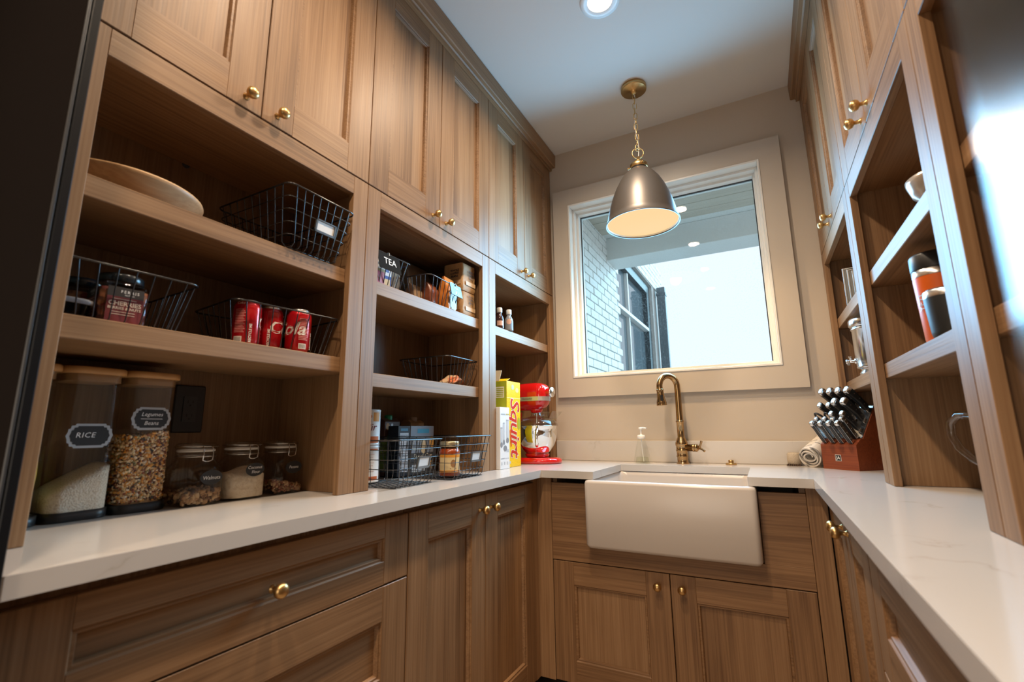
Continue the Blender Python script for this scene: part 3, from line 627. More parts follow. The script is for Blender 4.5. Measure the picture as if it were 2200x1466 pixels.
# ================================================================== KNIFE BLOCK, TOWEL, DISH CLOTH
def knife_block():
    a = math.atan2(-.71, .70)                     # local x runs along the front face, local y goes back into the corner
    bx, by = .201, -.166
    t = T('knife_block', 'cherry wood knife block full of black-handled knives on the right worktop', 'knife block', (bx, by, ZC), a)
    CH_ = wood('cherry_wood', 'x', dark=(.10, .018, .006), mid=(.19, .040, .012), light=(.25, .060, .018)); W = .152
    prof = [(0, .0004), (0, .098), (.028, .120), (.040, .120), (.130, .250), (.150, .250), (.150, .0004)]
    MB().prism(prof, 'x', 0, W).build('block', CH_, t)
    RS = Vector((0, .090, .130)).normalized(); RN = Vector((0, -.130, .090)).normalized(); base = Vector((0, .040, .120))
    b = MB(); p0 = base + RN * .0006; vs = []
    for (u, s_) in ((.002, .002), (W - .002, .002), (W - .002, .156), (.002, .156)):
        for h in (0, .004): vs.append(tuple(p0 + Vector((u, 0, 0)) + RS * s_ + RN * h))
    b.add(vs, [(0, 2, 4, 6), (1, 3, 5, 7), (0, 1, 3, 2), (2, 3, 5, 4), (4, 5, 7, 6), (6, 7, 1, 0)]); b.build('steel_plate', STEEL, t)
    mp = plane_map((W * .47, -.0002, .046), (1, 0, 0), (0, 0, 1), (0, -1, 0)); m = MB()
    patch(m, mp, -.0125, .0125, -.0125, .0125, .0006, 0); patch(m, mp, -.0108, .0108, -.0108, .0108, .0009, 1)
    put_text(m, mp, 'JA', .017, 0, 0, .0013, 0, bold=.0004); m.build('metal_badge', [flat('badge_silver', (.6, .58, .54), .35), BLACKPL], t, recalc=False)
    Mw = Matrix.Translation((bx, by, ZC)) @ Matrix.Rotation(a, 4, 'Z')
    def handle_mesh(L, wd, hg, steel_side):
        parts = []
        b = MB(); R = []
        for f, kw, kh in ((0, .8, .72), (.06, 1, .92), (.35, 1, .86), (.7, 1, 1.0), (.86, 1, 1.08)):
            R.append([(x, y + .10 * hg * math.sin(f * 4), f * L) for x, y in rrect(wd / 2 * kw, hg / 2 * kh, wd * .34, 3)])
        b.rings(R); parts.append(('handle', b, BLACKPL))
        b = MB(); R = []
        for f, k in ((.861, 1.08), (.93, 1.12), (.985, 1.0), (1.0, .7)): R.append([(x, y + .10 * hg * math.sin(f * 4), f * L) for x, y in rrect(wd / 2 * min(k, 1.03), hg / 2 * k, wd * .4, 3)])
        b.rings(R); parts.append(('end_cap', b, STEEL))
        b = MB(); b.box(-wd * .16, wd * .16, -hg * .34, hg * .34, -.017, .0005, .0006); parts.append(('blade', b, STEEL))
        b = MB()
        for f in (.2, .45, .7): b.lathe([(.0024, -wd / 2 - .0008), (.0024, wd / 2 + .0008)], (0, .10 * hg * math.sin(f * 4), f * L), 8, 'x')
        parts.append(('rivets', b, CHROME))
        if steel_side:
            b = MB()
            for sx in (-1, 1): b.box(sx * wd * .46, sx * (wd / 2 + .0004), -hg * .36, hg * .36, .002, L * .86, .0004)
            parts.append(('steel_scale', b, STEEL))
        return [(n, q.build(n, mm)) for n, q, mm in parts]
    kinds = {}
    for key, args in dict(steak=(.106, .0165, .023, True), small=(.104, .0165, .025, False), big=(.124, .0195, .032, False)).items():
        kinds[key] = [(n, o.data) for n, o in handle_mesh(*args)]
        for o in [o for o in bpy.data.objects if o.data in [d for _, d in kinds[key]]]: bpy.data.objects.remove(o)
    def put(key, u, pt, ang, label, tw=0):
        # handle axis leans out of the block toward the front
        ax = Vector((0, -math.cos(ang), math.sin(ang))); q = ax.to_track_quat('Z', 'Y').to_matrix().to_4x4()
        k = T('kitchen_knife', label, 'knife', (0, 0, 0), 0, 'knives in the knife block')
        k.matrix_world = Mw @ Matrix.Translation(Vector((u, pt[1], pt[2]))) @ q @ Matrix.Rotation(tw, 4, 'Z')
        for n, d in kinds[key]: link(n, d, k)
    ORD = ['leftmost', 'second from the left', 'third from the left', 'rightmost']
    for i in range(4): put('steak', .018 + i * .037, (0, .010, .1075), math.radians(52), 'steel-sided steak knife in the lowest front row of the block, ' + ORD[i])
    for i in range(4): put('steak', .020 + i * .037, (0, .0335, .1235), math.radians(52), 'steel-sided steak knife in the second lowest row of the block, ' + ORD[i])
    up = lambda s_: base + RS * s_ + RN * .012
    for i in range(2): put('small', .085 + i * .046, up(.040), math.radians(40), 'black-handled knife beside the scissors, ' + ('left one' if i == 0 else 'right one'))
    for i in range(4): put('small' if i < 2 else 'big', .018 + i * .039, up(.085), math.radians(40), 'black-handled knife in the row above the scissors, ' + ORD[i])
    for i in range(4): put('big', .020 + i * .037, up(.140), math.radians(40), 'black-handled knife in the top row of the block, ' + ORD[i])
    k = T('kitchen_scissors', 'black-handled kitchen scissors standing in the left of the knife block', 'scissors'); ax = Vector((0, -math.cos(.7), math.sin(.7))); q = ax.to_track_quat('Z', 'Y').to_matrix().to_4x4()
    k.matrix_world = Mw @ Matrix.Translation(Vector((.036, up(.042)[1], up(.042)[2]))) @ q
    for sx in (-1, 1):
        pts = [(sx * .019 + .015 * math.cos(a_) + sx * .004 * math.sin(a_), .0, .062 + .036 * math.sin(a_)) for a_ in np.linspace(0, 2 * PI, 20, endpoint=False)]
        MB().tube(pts, .0044, 7, True).tube([(sx * .004, 0, -.005), (sx * .006, 0, .012), (sx * .012, 0, .028)], .0055, 7).build('handle_loop', BLACKPL, k)
    MB().box(-.008, .008, -.0018, .0018, -.012, .012, .0005).build('blade', STEEL, k)
knife_block()
def towel():
    t = T('rolled_towel', 'white rolled towel with thin dark lines left of the knife block', 'towel', (.180, -.078, ZC))
    m, nt, p = mat('striped_towel'); tc = nd(nt, 'ShaderNodeTexCoord'); sx = nd(nt, 'ShaderNodeSeparateXYZ'); lk(nt, tc, 'Object', sx, 0)
    dv = nd(nt, 'ShaderNodeMath', operation='PINGPONG'); dv.inputs[1].default_value = .021; lk(nt, sx, 1, dv, 0)
    r = ramp(nt, [(0, (.10, .09, .085)), (.0011, (.10, .09, .085)), (.0018, (.66, .60, .52))]); lk(nt, dv, 0, r, 0); lk(nt, r, 0, p, 'Base Color'); p.inputs['Roughness'].default_value = .95
    n = nd(nt, 'ShaderNodeTexNoise'); n.inputs['Scale'].default_value = 160; lk(nt, tc, 'Object', n, 0); bp_ = nd(nt, 'ShaderNodeBump'); bp_.inputs['Strength'].default_value = .5; bp_.inputs['Distance'].default_value = .002; lk(nt, n, 0, bp_, 'Height'); lk(nt, bp_, 0, p, 'Normal')
    # spiral sheet rolled round the local y axis
    turns, N = 3.2, 90; prof = []
    for i in range(N + 1):
        a = 2 * PI * turns * i / N; rad = .010 + .032 * i / N + .0012 * math.sin(a * 2.3); prof.append((rad * math.cos(a) * 1.05, rad * math.sin(a)))
    th = .0055; outer = prof; R = []
    for k in range(9):
        yk = -.075 + .155 * k / 8; ring = []
        for i, (x, z) in enumerate(outer):
            l = math.hypot(x, z); ring.append((x * (l + th) / l, yk + .003 * math.sin(i * .31 + k), z * (l + th) / l))
        for i, (x, z) in reversed(list(enumerate(outer))): ring.append((x, yk + .003 * math.sin(i * .31 + k), z))
        R.append(ring)
    b = MB(); n_ = len(R[0]); b.rings(R, True, (False, False))
    for ring in (R[0], R[-1]): b.add(ring, [(i, i + 1, n_ - 2 - i, n_ - 1 - i) for i in range(N)], 0, True)
    b.xform(Matrix.Translation((.012, .0, .0535)) @ Matrix.Rotation(-.55, 4, 'Z') @ Matrix.Rotation(.38, 4, 'X')); b.build('towel_roll', m, t)
    zmin = min(p[2] for p in b.v); t.children[0].location.z = -zmin + .0006
towel()
t = T('dish_cloth_roll', 'small beige woven cloth roll behind the striped towel', 'cloth', (.104, -.050, ZC))
CL = spotty('beige_weave', [(.42, .34, .25), (.62, .53, .42)], 420, .95, .9, vor=False)
MB().lathe([(.0005, .006), (.023, .006), (.0265, .010), (.0275, .03), (.0265, .05), (.023, .056), (.006, .057), (.0005, .052)], (0, 0, 0), 20).build('cloth_roll', CL, t)
b = MB()
for i in range(7): b.tube([(-.030 + i * .008, -.026 - .004 * (i % 2), .0035), (-.028 + i * .008, -.010, .0045), (-.024 + i * .007, .004, .0035)], .0034, 6)
b.build('fringe', flat('brown_fringe', (.09, .05, .03), .9), t)

# ================================================================== THINGS IN THE LEFT HUTCHES
def wire_basket(loc, rz, W, D, H, taper, nW, nD, nH, label, holder=False, group='black wire baskets', card=True, clear=None, rr=.0024, wr=.0014, floor=True):
    """local +x is the front, y the width; origin at the bottom centre"""
    t = T('wire_basket', label, 'basket', loc, rz, group)
    w, d = W / 2, D / 2; wb, db = w - taper, d - taper; r0 = wr + .0004
    rad = .022
    MB().tube([(x, y, H) for x, y in rrect(d, w, rad, 4)], rr, 8, True).build('rim', BLACKM, t)
    b = MB()
    for i in range(nW):
        f = -1 + 2 * (i + .5) / nW; y1, y0 = f * (w - .012), f * (wb - .006)
        b.tube([(d - .001, y1, H), (db + .004, y0, .012), (db - .006, y0, r0), (-db + .006, y0, r0), (-db - .004, y0, .012), (-d + .001, y1, H)], wr, 6)
    for i in range(nD):
        f = -1 + 2 * (i + .5) / nD; x1, x0 = f * (d - .012), f * (db - .006)
        b.tube([(x1, w - .001, H), (x0, wb + .004, .012), (x0, wb - .006, r0 + wr)] + [(x0, -wb + .006, r0 + wr), (x0, -wb - .004, .012), (x1, -w + .001, H)], wr, 6)
    for k in range(nH):
        f = (k + 1) / (nH + 1); b.tube([(x, y, H * f) for x, y in rrect(db + (d - db) * f, wb + (w - wb) * f, rad * .8, 3)], wr, 6, True)
    if floor:
        for i in range(int(W / .028)):
            y = -wb + 2 * wb * (i + .5) / int(W / .028); b.tube([(-db, y, r0), (db, y, r0)], wr * .8, 5)
    b.build('wire_grid', BLACKM, t, kind='stuff')
    if holder:
        f = .50; n = Vector((H, 0, -(taper))).normalized(); up = Vector((taper, 0, H)).normalized()
        c = Vector((db + taper * f + .004, holder, H * f)); mp = plane_map(c, (0, 1, 0), up, n); hw, hh = .034, .0185
        b = MB()
        def bar(u0, u1, v0, v1, w0=0, w1=.004):
            vs = [mp(u, v, w_) for w_ in (w0, w1) for v in (v0, v1) for u in (u0, u1)]; b.add(vs, [(0, 2, 3, 1), (4, 5, 7, 6), (0, 1, 5, 4), (2, 6, 7, 3), (0, 4, 6, 2), (1, 3, 7, 5)])
        bar(-hw, hw, -hh, -hh + .006); bar(-hw, -hw + .005, -hh, hh); bar(hw - .005, hw, -hh, hh); bar(-hw, hw, hh - .004, hh); bar(-hw, hw, -hh, hh, -.0012, 0)
        h = b.build('label_holder', STEELB, t)
        if card:
            m = MB(); patch(m, mp, -hw + .0055, hw - .0055, -hh + .0065, hh - .0045, .0014); m.build('card', WHITEP, h, recalc=False)
    return t
STEELB = flat('grey_label_metal', (.16, .17, .18), .35, .6)

# --- canisters
def plaque(mb, mp, hw, hh, texts):
    """bracket-shaped chalk plaque with a pale stepped border"""
    def outline(a, b_, k):
        q = [(a * .62, b_), (a * .66, b_ * .86), (a * .80, b_ * .84), (a * .83, b_ * .60), (a * .92, b_ * .55), (a * .93, b_ * .30), (a, 0)]
        q2 = [(x, -y) for x, y in q[::-1][1:]]; right = q + q2; left = [(-x, y) for x, y in right[::-1]]
        return [(x * k, y * k) for x, y in right + left]
    for k, w_, mi in ((1.0, .0004, 1), (.90, .0008, 0)):
        p = outline(hw, hh, 1) if mi == 1 else [(x * (1 - .006 / hw), y * (1 - .005 / hh)) for x, y in outline(hw, hh, 1)]
        n = len(p); vs = [mp(0, 0, w_)] + [mp(x, y, w_) for x, y in p]; mb.add(vs, [(0, 1 + i, 1 + (i + 1) % n) for i in range(n)], mi)
    for s_, size, u, v, kw in texts: put_text(mb, mp, s_, size, u, v, .0013, 2, **kw)
BEANC = [flat('bean_%s' % n, c, .4) for n, c in (('cream', (.76, .58, .33)), ('white', (.80, .68, .52)), ('ochre', (.64, .31, .06)), ('orange', (.70, .27, .02)), ('tan', (.56, .33, .14)), ('maroon', (.09, .015, .010)), ('rust', (.24, .05, .015)), ('green', (.27, .24, .09)), ('dark', (.03, .022, .02)))]
ICO = None
def nut_mesh(n, place, sizes, mats, probs, name, parent, seed=1):
    """thousands of small ellipsoids joined into one mesh of kind stuff"""
    g = np.random.default_rng(seed)
    bm = bmesh.new(); bmesh.ops.create_icosphere(bm, subdivisions=1, radius=1.0); V = np.array([v.co[:] for v in bm.verts]); F = np.array([[v.index for v in f.verts] for f in bm.faces]); bm.free()
    P = place(n, g); n = len(P); A = g.normal(size=(n, 3, 3)); Q = np.linalg.qr(A)[0]
    S = sizes[0] * (1 + sizes[1] * g.normal(size=(n, 1))) * np.stack([np.ones(n), np.full(n, sizes[2]), np.full(n, sizes[3])], 1)
    vv = (np.einsum('nij,kj->nki', Q * S[:, None, :], V) + P[:, None, :]).reshape(-1, 3)
    ff = (F[None] + (np.arange(n) * len(V))[:, None, None]).reshape(-1, 3)
    me = bpy.data.meshes.new(name); me.vertices.add(len(vv)); me.vertices.foreach_set('co', vv.ravel()); me.loops.add(len(ff) * 3); me.loops.foreach_set('vertex_index', ff.ravel().astype(np.int32))
    me.polygons.add(len(ff)); me.polygons.foreach_set('loop_start', np.arange(0, len(ff) * 3, 3, dtype=np.int32)); me.polygons.foreach_set('loop_total', np.full(len(ff), 3, dtype=np.int32))
    mi = g.choice(len(mats), size=n, p=np.array(probs) / sum(probs)); me.polygons.foreach_set('material_index', np.repeat(mi, len(F)).astype(np.int32)); me.polygons.foreach_set('use_smooth', np.ones(len(ff), dtype=bool))
    for m in mats: me.materials.append(m)
    me.update(calc_edges=True); me.validate()
    return link(name, me, parent, kind='stuff')
CX, CHX, CHY = -1.312, .054, .0535
def canister(y, label, H=.307):
    t = T('food_canister', label, 'canister', (CX, y, ZC), 0, 'clear canisters with bamboo lids')
    MB().loft([(CHX, CHY, .028, .0005), (CHX + .0008, CHY + .0008, .028, .003), (CHX + .0008, CHY + .0008, .028, .019), (CHX - .003, CHY - .003, .026, .0195)], n=8).build('base', BLACKPL, t)
    MB().loft([(CHX - .0015, CHY - .0015, .027, .0185), (CHX - .0015, CHY - .0015, .027, H - .014), (CHX + .0005, CHY + .0005, .028, H - .012), (CHX + .0005, CHY + .0005, .028, H - .006)], n=8, cap=(False, False)).build('body', GLASSC, t)
    MB().loft([(CHX - .004, CHY - .004, .026, H - .021), (CHX - .004, CHY - .004, .026, H - .0055)], n=8).build('lid_seal', flat('lid_seal', (.30, .17, .075), .5), t)
    MB().loft([(CHX + .0005, CHY + .0005, .028, H - .0055), (CHX + .0035, CHY + .0035, .030, H - .004), (CHX + .0035, CHY + .0035, .030, H + .007), (CHX + .0015, CHY + .0015, .029, H + .009)], n=8).build('lid', BAMB, t)
    return t
ct = canister(-2.066, 'clear canister labelled RICE with a bamboo lid, a third full of rice')
RICE = spotty('white_rice', [(.60, .53, .42), (.78, .72, .60), (.84, .79, .69)], 330, .8, 1.0, dist=.003)
b = MB(); R = []
ox = rrect(CHX - .0035, CHY - .0035, .025, 8)
for k, f in enumerate((0, 1)):
    R.append([(x, y, .0195 if f == 0 else .088 + .58 * y - .10 * x - .0) for x, y in ox])
R[1] = [(x, y, max(.055, min(.122, z)) - .006) for x, y, z in R[1]]
for sc_ in (.75, .45, .2): R.append([(x * sc_, y * sc_, .086 + .52 * y * sc_ - .10 * x * sc_ + .003 * math.sin(40 * x * sc_ + 31 * y * sc_)) for x, y in ox])
b.rings(R, smooth=True).build('rice', RICE, ct, kind='stuff')
mp = plane_map((CHX + .0002, -.002, .171), (0, 1, 0), (0, 0, 1), (1, 0, 0))
m = MB(); plaque(m, mp, .040, .025, [('RICE', .0150, -.008, .001, dict(shear=.15, space=1.1))]); m.build('label', [CHALK, CHALKB, INKW], ct, recalc=False)
ct = canister(-1.954, 'clear canister labelled Legumes Beans, full of mixed dried beans')
def place_beans(n, g):
    q = g.uniform(-1, 1, size=(n, 3)); x = q[:, 0] * (CHX - .0065); y = q[:, 1] * (CHY - .0065)
    k = g.uniform(size=n); f = k < .72; side = g.integers(0, 3, size=n)
    x = np.where(f & (side < 2), (CHX - .0062) - g.uniform(0, .004, n), x); y = np.where(f & (side == 2), np.sign(q[:, 1]) * ((CHY - .0062) - g.uniform(0, .004, n)), y)
    z = .024 + (q[:, 2] + 1) / 2 * .150 * (1 + .04 * np.sin(60 * y))
    rx, ry = np.abs(x) - (CHX - .030), np.abs(y) - (CHY - .030); l = np.hypot(rx, ry); bad = (rx > 0) & (ry > 0) & (l > .0235); s_ = np.where(bad, .0235 / np.maximum(l, 1e-6), 1)
    x = np.where(bad, np.sign(x) * (CHX - .030 + rx * s_), x); y = np.where(bad, np.sign(y) * (CHY - .030 + ry * s_), y)
    return np.stack([x, y, z], 1)
MB().loft([(CHX - .010, CHY - .010, .02, .0195), (CHX - .010, CHY - .010, .02, .168)], n=5).build('bean_core', BEANC[4], ct)
nut_mesh(3600, place_beans, (.0041, .28, .66, .52), BEANC, (18, 12, 15, 7, 22, 10, 7, 4, 4), 'mixed_beans', ct, 3)
mp = plane_map((CHX + .0002, -.004, .208), (0, 1, 0), (0, 0, 1), (1, 0, 0))
m = MB(); plaque(m, mp, .041, .026, [('Legumes', .0125, 0, .0095, dict(shear=.25)), ('Beans', .0125, 0, -.0105, dict(shear=.25))]); patch(m, mp, -.022, .022, -.0012, -.0002, .0013, 2); m.build('label', [CHALK, CHALKB, INKW], ct, recalc=False)
ct = canister(-2.178, 'clear canister half hidden by the left stile, with a yellow bag inside')
MB().loft([(CHX - .010, CHY - .012, .02, .0196), (CHX - .008, CHY - .009, .02, .10), (CHX - .010, CHY - .014, .02, .19), (CHX - .016, CHY - .020, .015, .225), (.004, CHY - .022, .004, .240)], n=5).build('yellow_bag', flat('yellow_bag', (.65, .42, .04), .4), ct)

# --- clip-top glass jars
WIRE = flat('clip_wire', (.6, .58, .55), .2, 1)
def clip_jar(x, y, label):
    t = T('clip_top_jar', label, 'jar', (x, y, ZC), 0, 'glass clip-top jars on the left worktop')
    s = .0555
    MB().loft([(s - .012, s - .012, .03, .0006), (s - .004, s - .004, .034, .003), (s, s, .036, .012), (s, s, .036, .075), (s - .003, s - .003, .038, .090), (s - .010, s - .010, .040, .102), (.0415, .0415, .0414, .110), (.0405, .0405, .0404, .118), (.0435, .0435, .0434, .121), (.0435, .0435, .0434, .127), (.0405, .0405, .0404, .1285)], n=8, cap=(True, False)).build('glass_body', GLASSJ, t)
    MB().lathe([(.0395, .1275), (.0415, .129), (.0415, .132), (.0395, .133)], n=32, cap=(False, False)).build('seal', flat('seal_white', (.72, .68, .62), .5), t)
    MB().lathe([(.0405, .1335), (.0445, .1345), (.0460, .139), (.0445, .145), (.040, .149), (.030, .1475), (.015, .1455), (.0005, .145)], n=32, cap=(False, False)).build('glass_lid', GLASSJ, t)
    b = MB(); b.tube([(.0442 * math.cos(a), .0442 * math.sin(a), .1165) for a in np.linspace(0, 2 * PI, 30, endpoint=False)], .0013, 6, True)
    b.tube([(.0472 * math.cos(a), .0472 * math.sin(a), .1405) for a in np.linspace(0, 2 * PI, 30, endpoint=False)], .0012, 6, True)
    for sg in (-1, 1): b.tube([(.046, sg * .010, .1405), (.053, sg * .011, .137), (.055, sg * .0115, .122), (.0525, sg * .0115, .108), (.052, sg * .004, .105)], .0014, 6)
    b.tube([(.052, -.005, .105), (.052, .005, .105)], .0014, 6); b.build('wire_clip', WIRE, t)
    return t
def jar_label(t, lines, z, yoff):
    mp = plane_map((.0558, yoff, z), (0, 1, 0), (0, 0, 1), (1, 0, 0)); m = MB(); oval(m, mp, .0265, .0175, .0005, 0)
    for s_, size, u, v in lines: put_text(m, mp, s_, size, u, v, .0011, 1, shear=.12)
    m.build('label', [CHALK, INKW], t, recalc=False)
def heap(s, base, top, slope):
    def f(n, g):
        x = g.uniform(-1, 1, n) * (s - .006); y = g.uniform(-1, 1, n) * (s - .006); k = g.uniform(size=n) < .45
        x = np.where(k, s - .007 - g.uniform(0, .006, n), x)
        rx, ry = np.abs(x) - (s - .036), np.abs(y) - (s - .036); l = np.hypot(rx, ry); bad = (rx > 0) & (ry > 0) & (l > .029); q = np.where(bad, .029 / np.maximum(l, 1e-6), 1)
        x = np.where(bad, np.sign(x) * (s - .036 + rx * q), x); y = np.where(bad, np.sign(y) * (s - .036 + ry * q), y)
        z = base + g.uniform(0, 1, n) ** .7 * np.maximum(.004, (top - base) * (1 + slope * y / s)); return np.stack([x, y, z], 1)
    return f
NUTC = [flat('nut_%s' % n, c, .55) for n, c in (('tan', (.34, .19, .085)), ('pale', (.52, .34, .18)), ('brown', (.15, .065, .025)), ('dark', (.06, .025, .012)))]
j = clip_jar(-1.275, -1.8415, 'clip-top jar labelled Walnuts, a quarter full')
nut_mesh(420, heap(.0555, .007, .036, .1), (.0068, .3, .75, .5), NUTC, (5, 3, 3, 2), 'walnut_pieces', j, 11); jar_label(j, [('Walnuts', .0125, 0, -.001)], .066, .012)
j = clip_jar(-1.275, -1.7225, 'clip-top jar labelled Coconut Flour, half full of pale flour')
FLR = spotty('coconut_flour', [(.68, .55, .39), (.78, .66, .50), (.82, .71, .56)], 90, .9, .8, dist=.004)
R = []; o8 = rrect(.0515, .0515, .033, 8)
for zf in (0, 1): R.append([(x, y, .006 if zf == 0 else .062 + .006 * math.sin(70 * y) + .004 * math.sin(90 * x)) for x, y in o8])
for k in (.7, .4, .12): R.append([(x * k, y * k, .070 + .006 * math.sin(70 * y * k) + .012 * (1 - k)) for x, y in o8])
MB().rings(R).build('flour', FLR, j, kind='stuff'); jar_label(j, [('Coconut', .0112, -.001, .0055), ('Flour', .0112, .002, -.0065)], .076, .006)
j = clip_jar(-1.275, -1.604, 'clip-top jar labelled Pecans, a fifth full')
nut_mesh(380, heap(.0555, .007, .030, -.6), (.0060, .3, .75, .5), NUTC[:1] + [flat('nut_red', (.22, .065, .025), .5)] + NUTC[1:3], (4, 4, 2, 2), 'pecan_pieces', j, 12); jar_label(j, [('Pecans', .0110, 0, 0)], .074, .006)

# --- outlet and cap on the back board
t = T('wall_outlet', 'black double power outlet on the back board behind the canisters', 'outlet', (XBL, -1.820, 1.152))
MB().loft([(.0385, .063, .004, .0003), (.0385, .063, .004, .004), (.036, .0605, .003, .006)], n=3).xform(Matrix.Rotation(PI / 2, 4, 'Y') @ Matrix.Rotation(PI / 2, 4, 'Z')).build('cover_plate', BLACKPL, t)
MB().loft([(.0170, .0335, .002, .006), (.0170, .0335, .002, .0085)], n=3).xform(Matrix.Rotation(PI / 2, 4, 'Y') @ Matrix.Rotation(PI / 2, 4, 'Z')).build('socket_face', flat('socket_black', (.02, .02, .021), .3), t)
b = MB()
for z in (-.018, .018):
    for y in (-.0065, .0065): b.box(.0084, .0087, y - .0012, y + .0012, z - .003, z + .005, 0)
    b.lathe([(.0026, .0084), (.0026, .0087)], (0, 0, z - .0085), 10, 'x')
b.build('socket_slots', flat('slot_black', (.002, .002, .002), .6), t)
t = T('cable_cap', 'pair of small dark round caps on the back board above the wooden dish', 'cap', (XBL, -1.900, 1.845))
for z in (.011, -.011): MB().lathe([(.010, .0003), (.010, .002), (.008, .003), (.0005, .003)], (0, 0, z), 16, 'x').build('cap', DKINK, t)

# --- top shelf: wooden dish and basket
t = T('wooden_dish', 'large round pale wooden dish lying on the top shelf of the left hutch', 'dish', (-1.216, -2.091, 1.5702))
DISHW = wood('pale_dish_wood', 'y', dark=(.44, .25, .12), mid=(.56, .35, .18), light=(.64, .43, .25))
MB().lathe([(.0005, .0004), (.105, .0004), (.118, .004), (.138, .022), (.147, .034), (.152, .041), (.151, .0445), (.147, .044), (.137, .033), (.115, .014), (.08, .009), (.0005, .008)], n=56).build('dish', DISHW, t)
wire_basket((-1.190, -1.704, 1.5706), 0, .228, .320, .160, .030, 8, 9, 4, 'empty black wire basket with a label holder on the top shelf of the left hutch', holder=.015)

# --- middle shelf: cherries basket and cola basket
ZM = 1.3006
wire_basket((-1.225, -2.100, ZM), math.radians(-3), .270, .260, .112, .026, 8, 8, 0, 'black wire basket holding the cherry jar on the middle shelf of the left hutch')
CHG = thin_glass('tinted_jar', (.80, .72, .68), refl=.8)
def square_jar(x, y, label, front=True):
    t = T('square_jar', label, 'jar', (x, y, ZM + .0036), -.10)
    MB().loft([(.040, .040, .012, .0005), (.042, .042, .014, .004), (.042, .042, .014, .082), (.039, .039, .016, .088), (.034, .034, .0339, .092), (.034, .034, .0339, .096)], n=5, cap=(True, False)).build('glass_body', CHG, t)
    MB().loft([(.039, .039, .012, .003), (.040, .040, .012, .010), (.040, .040, .012, .074), (.02, .02, .012, .080)], n=4).build('dried_fruit', spotty('dried_fruit', [(.10, .01, .012), (.22, .03, .02), (.30, .13, .05), (.07, .02, .015)], 70, .5, 1, vor=True, lo=0, hi=1, dist=.006), t)
    MB().lathe([(.0375, .090), (.0390, .092), (.0390, .104), (.037, .107), (.0005, .1075)], n=32).build('lid', flat('dark_blue_lid', (.010, .014, .018), .2), t)
    if front:
        m = MB()
        for mp, hw in ((plane_map((.0422, 0, .040), (0, 1, 0), (0, 0, 1), (1, 0, 0)), .030), (plane_map((0, -.0422, .040), (1, 0, 0), (0, 0, 1), (0, -1, 0)), .030)):
            patch(m, mp, -hw, hw, -.036, .016, .0004, 0); patch(m, mp, -hw, hw, .016, .036, .0004, 1)
            put_text(m, mp, 'CHERRIES', .0125, 0, .002, .001, 2, bold=.0003); put_text(m, mp, 'BERRIES & NUTS', .0076, 0, -.0075, .001, 2, bold=.0002)
            put_text(m, mp, 'FERRIS', .0085, .006, .027, .001, 3, space=1.3); put_text(m, mp, 'NUT CO.', .004, .006, .0205, .001, 3)
            for v in (.0115, -.015, -.020): patch(m, mp, -.022, .018, v - .0006, v + .0006, .001, 2)
        m.build('label', [flat('maroon_label', (.15, .018, .022), .5), flat('charcoal_label', (.025, .022, .022), .5), flat('label_cream', (.62, .50, .40), .6), INKW], t, recalc=False)
    return t
square_jar(-1.165, -2.090, 'square jar of cherries berries and nuts with a dark lid in the left basket')
t = square_jar(-1.262, -2.118, 'dark-lidded square jar standing behind the jar of cherries', False)
t = T('food_tub', 'low clear plastic tub with a lid beside the cherry jar', 'tub', (-1.180, -2.173, ZM + .0036))
MB().loft([(.040, .030, .014, .0005), (.045, .034, .016, .030)], n=4).build('tub', thin_glass('smoky_plastic', (.55, .56, .60), .1), t)
MB().loft([(.047, .036, .016, .0305), (.048, .037, .016, .033), (.048, .037, .016, .039), (.044, .033, .014, .041)], n=4).build('lid', flat('grey_lid', (.23, .23, .25), .3), t)
wire_basket((-1.215, -1.715, ZM), math.radians(-7), .300, .235, .112, .026, 8, 7, 0, 'black wire basket of drink cans on the middle shelf of the left hutch')
REDC = flat('cola_red', (.50, .006, .012), .22, .3, coat=.5); ALU = flat('can_aluminium', (.75, .74, .73), .25, 1); PINK = flat('can_pink_print', (.60, .20, .18), .5); DRED = flat('can_dark_red', (.20, .004, .008), .3)
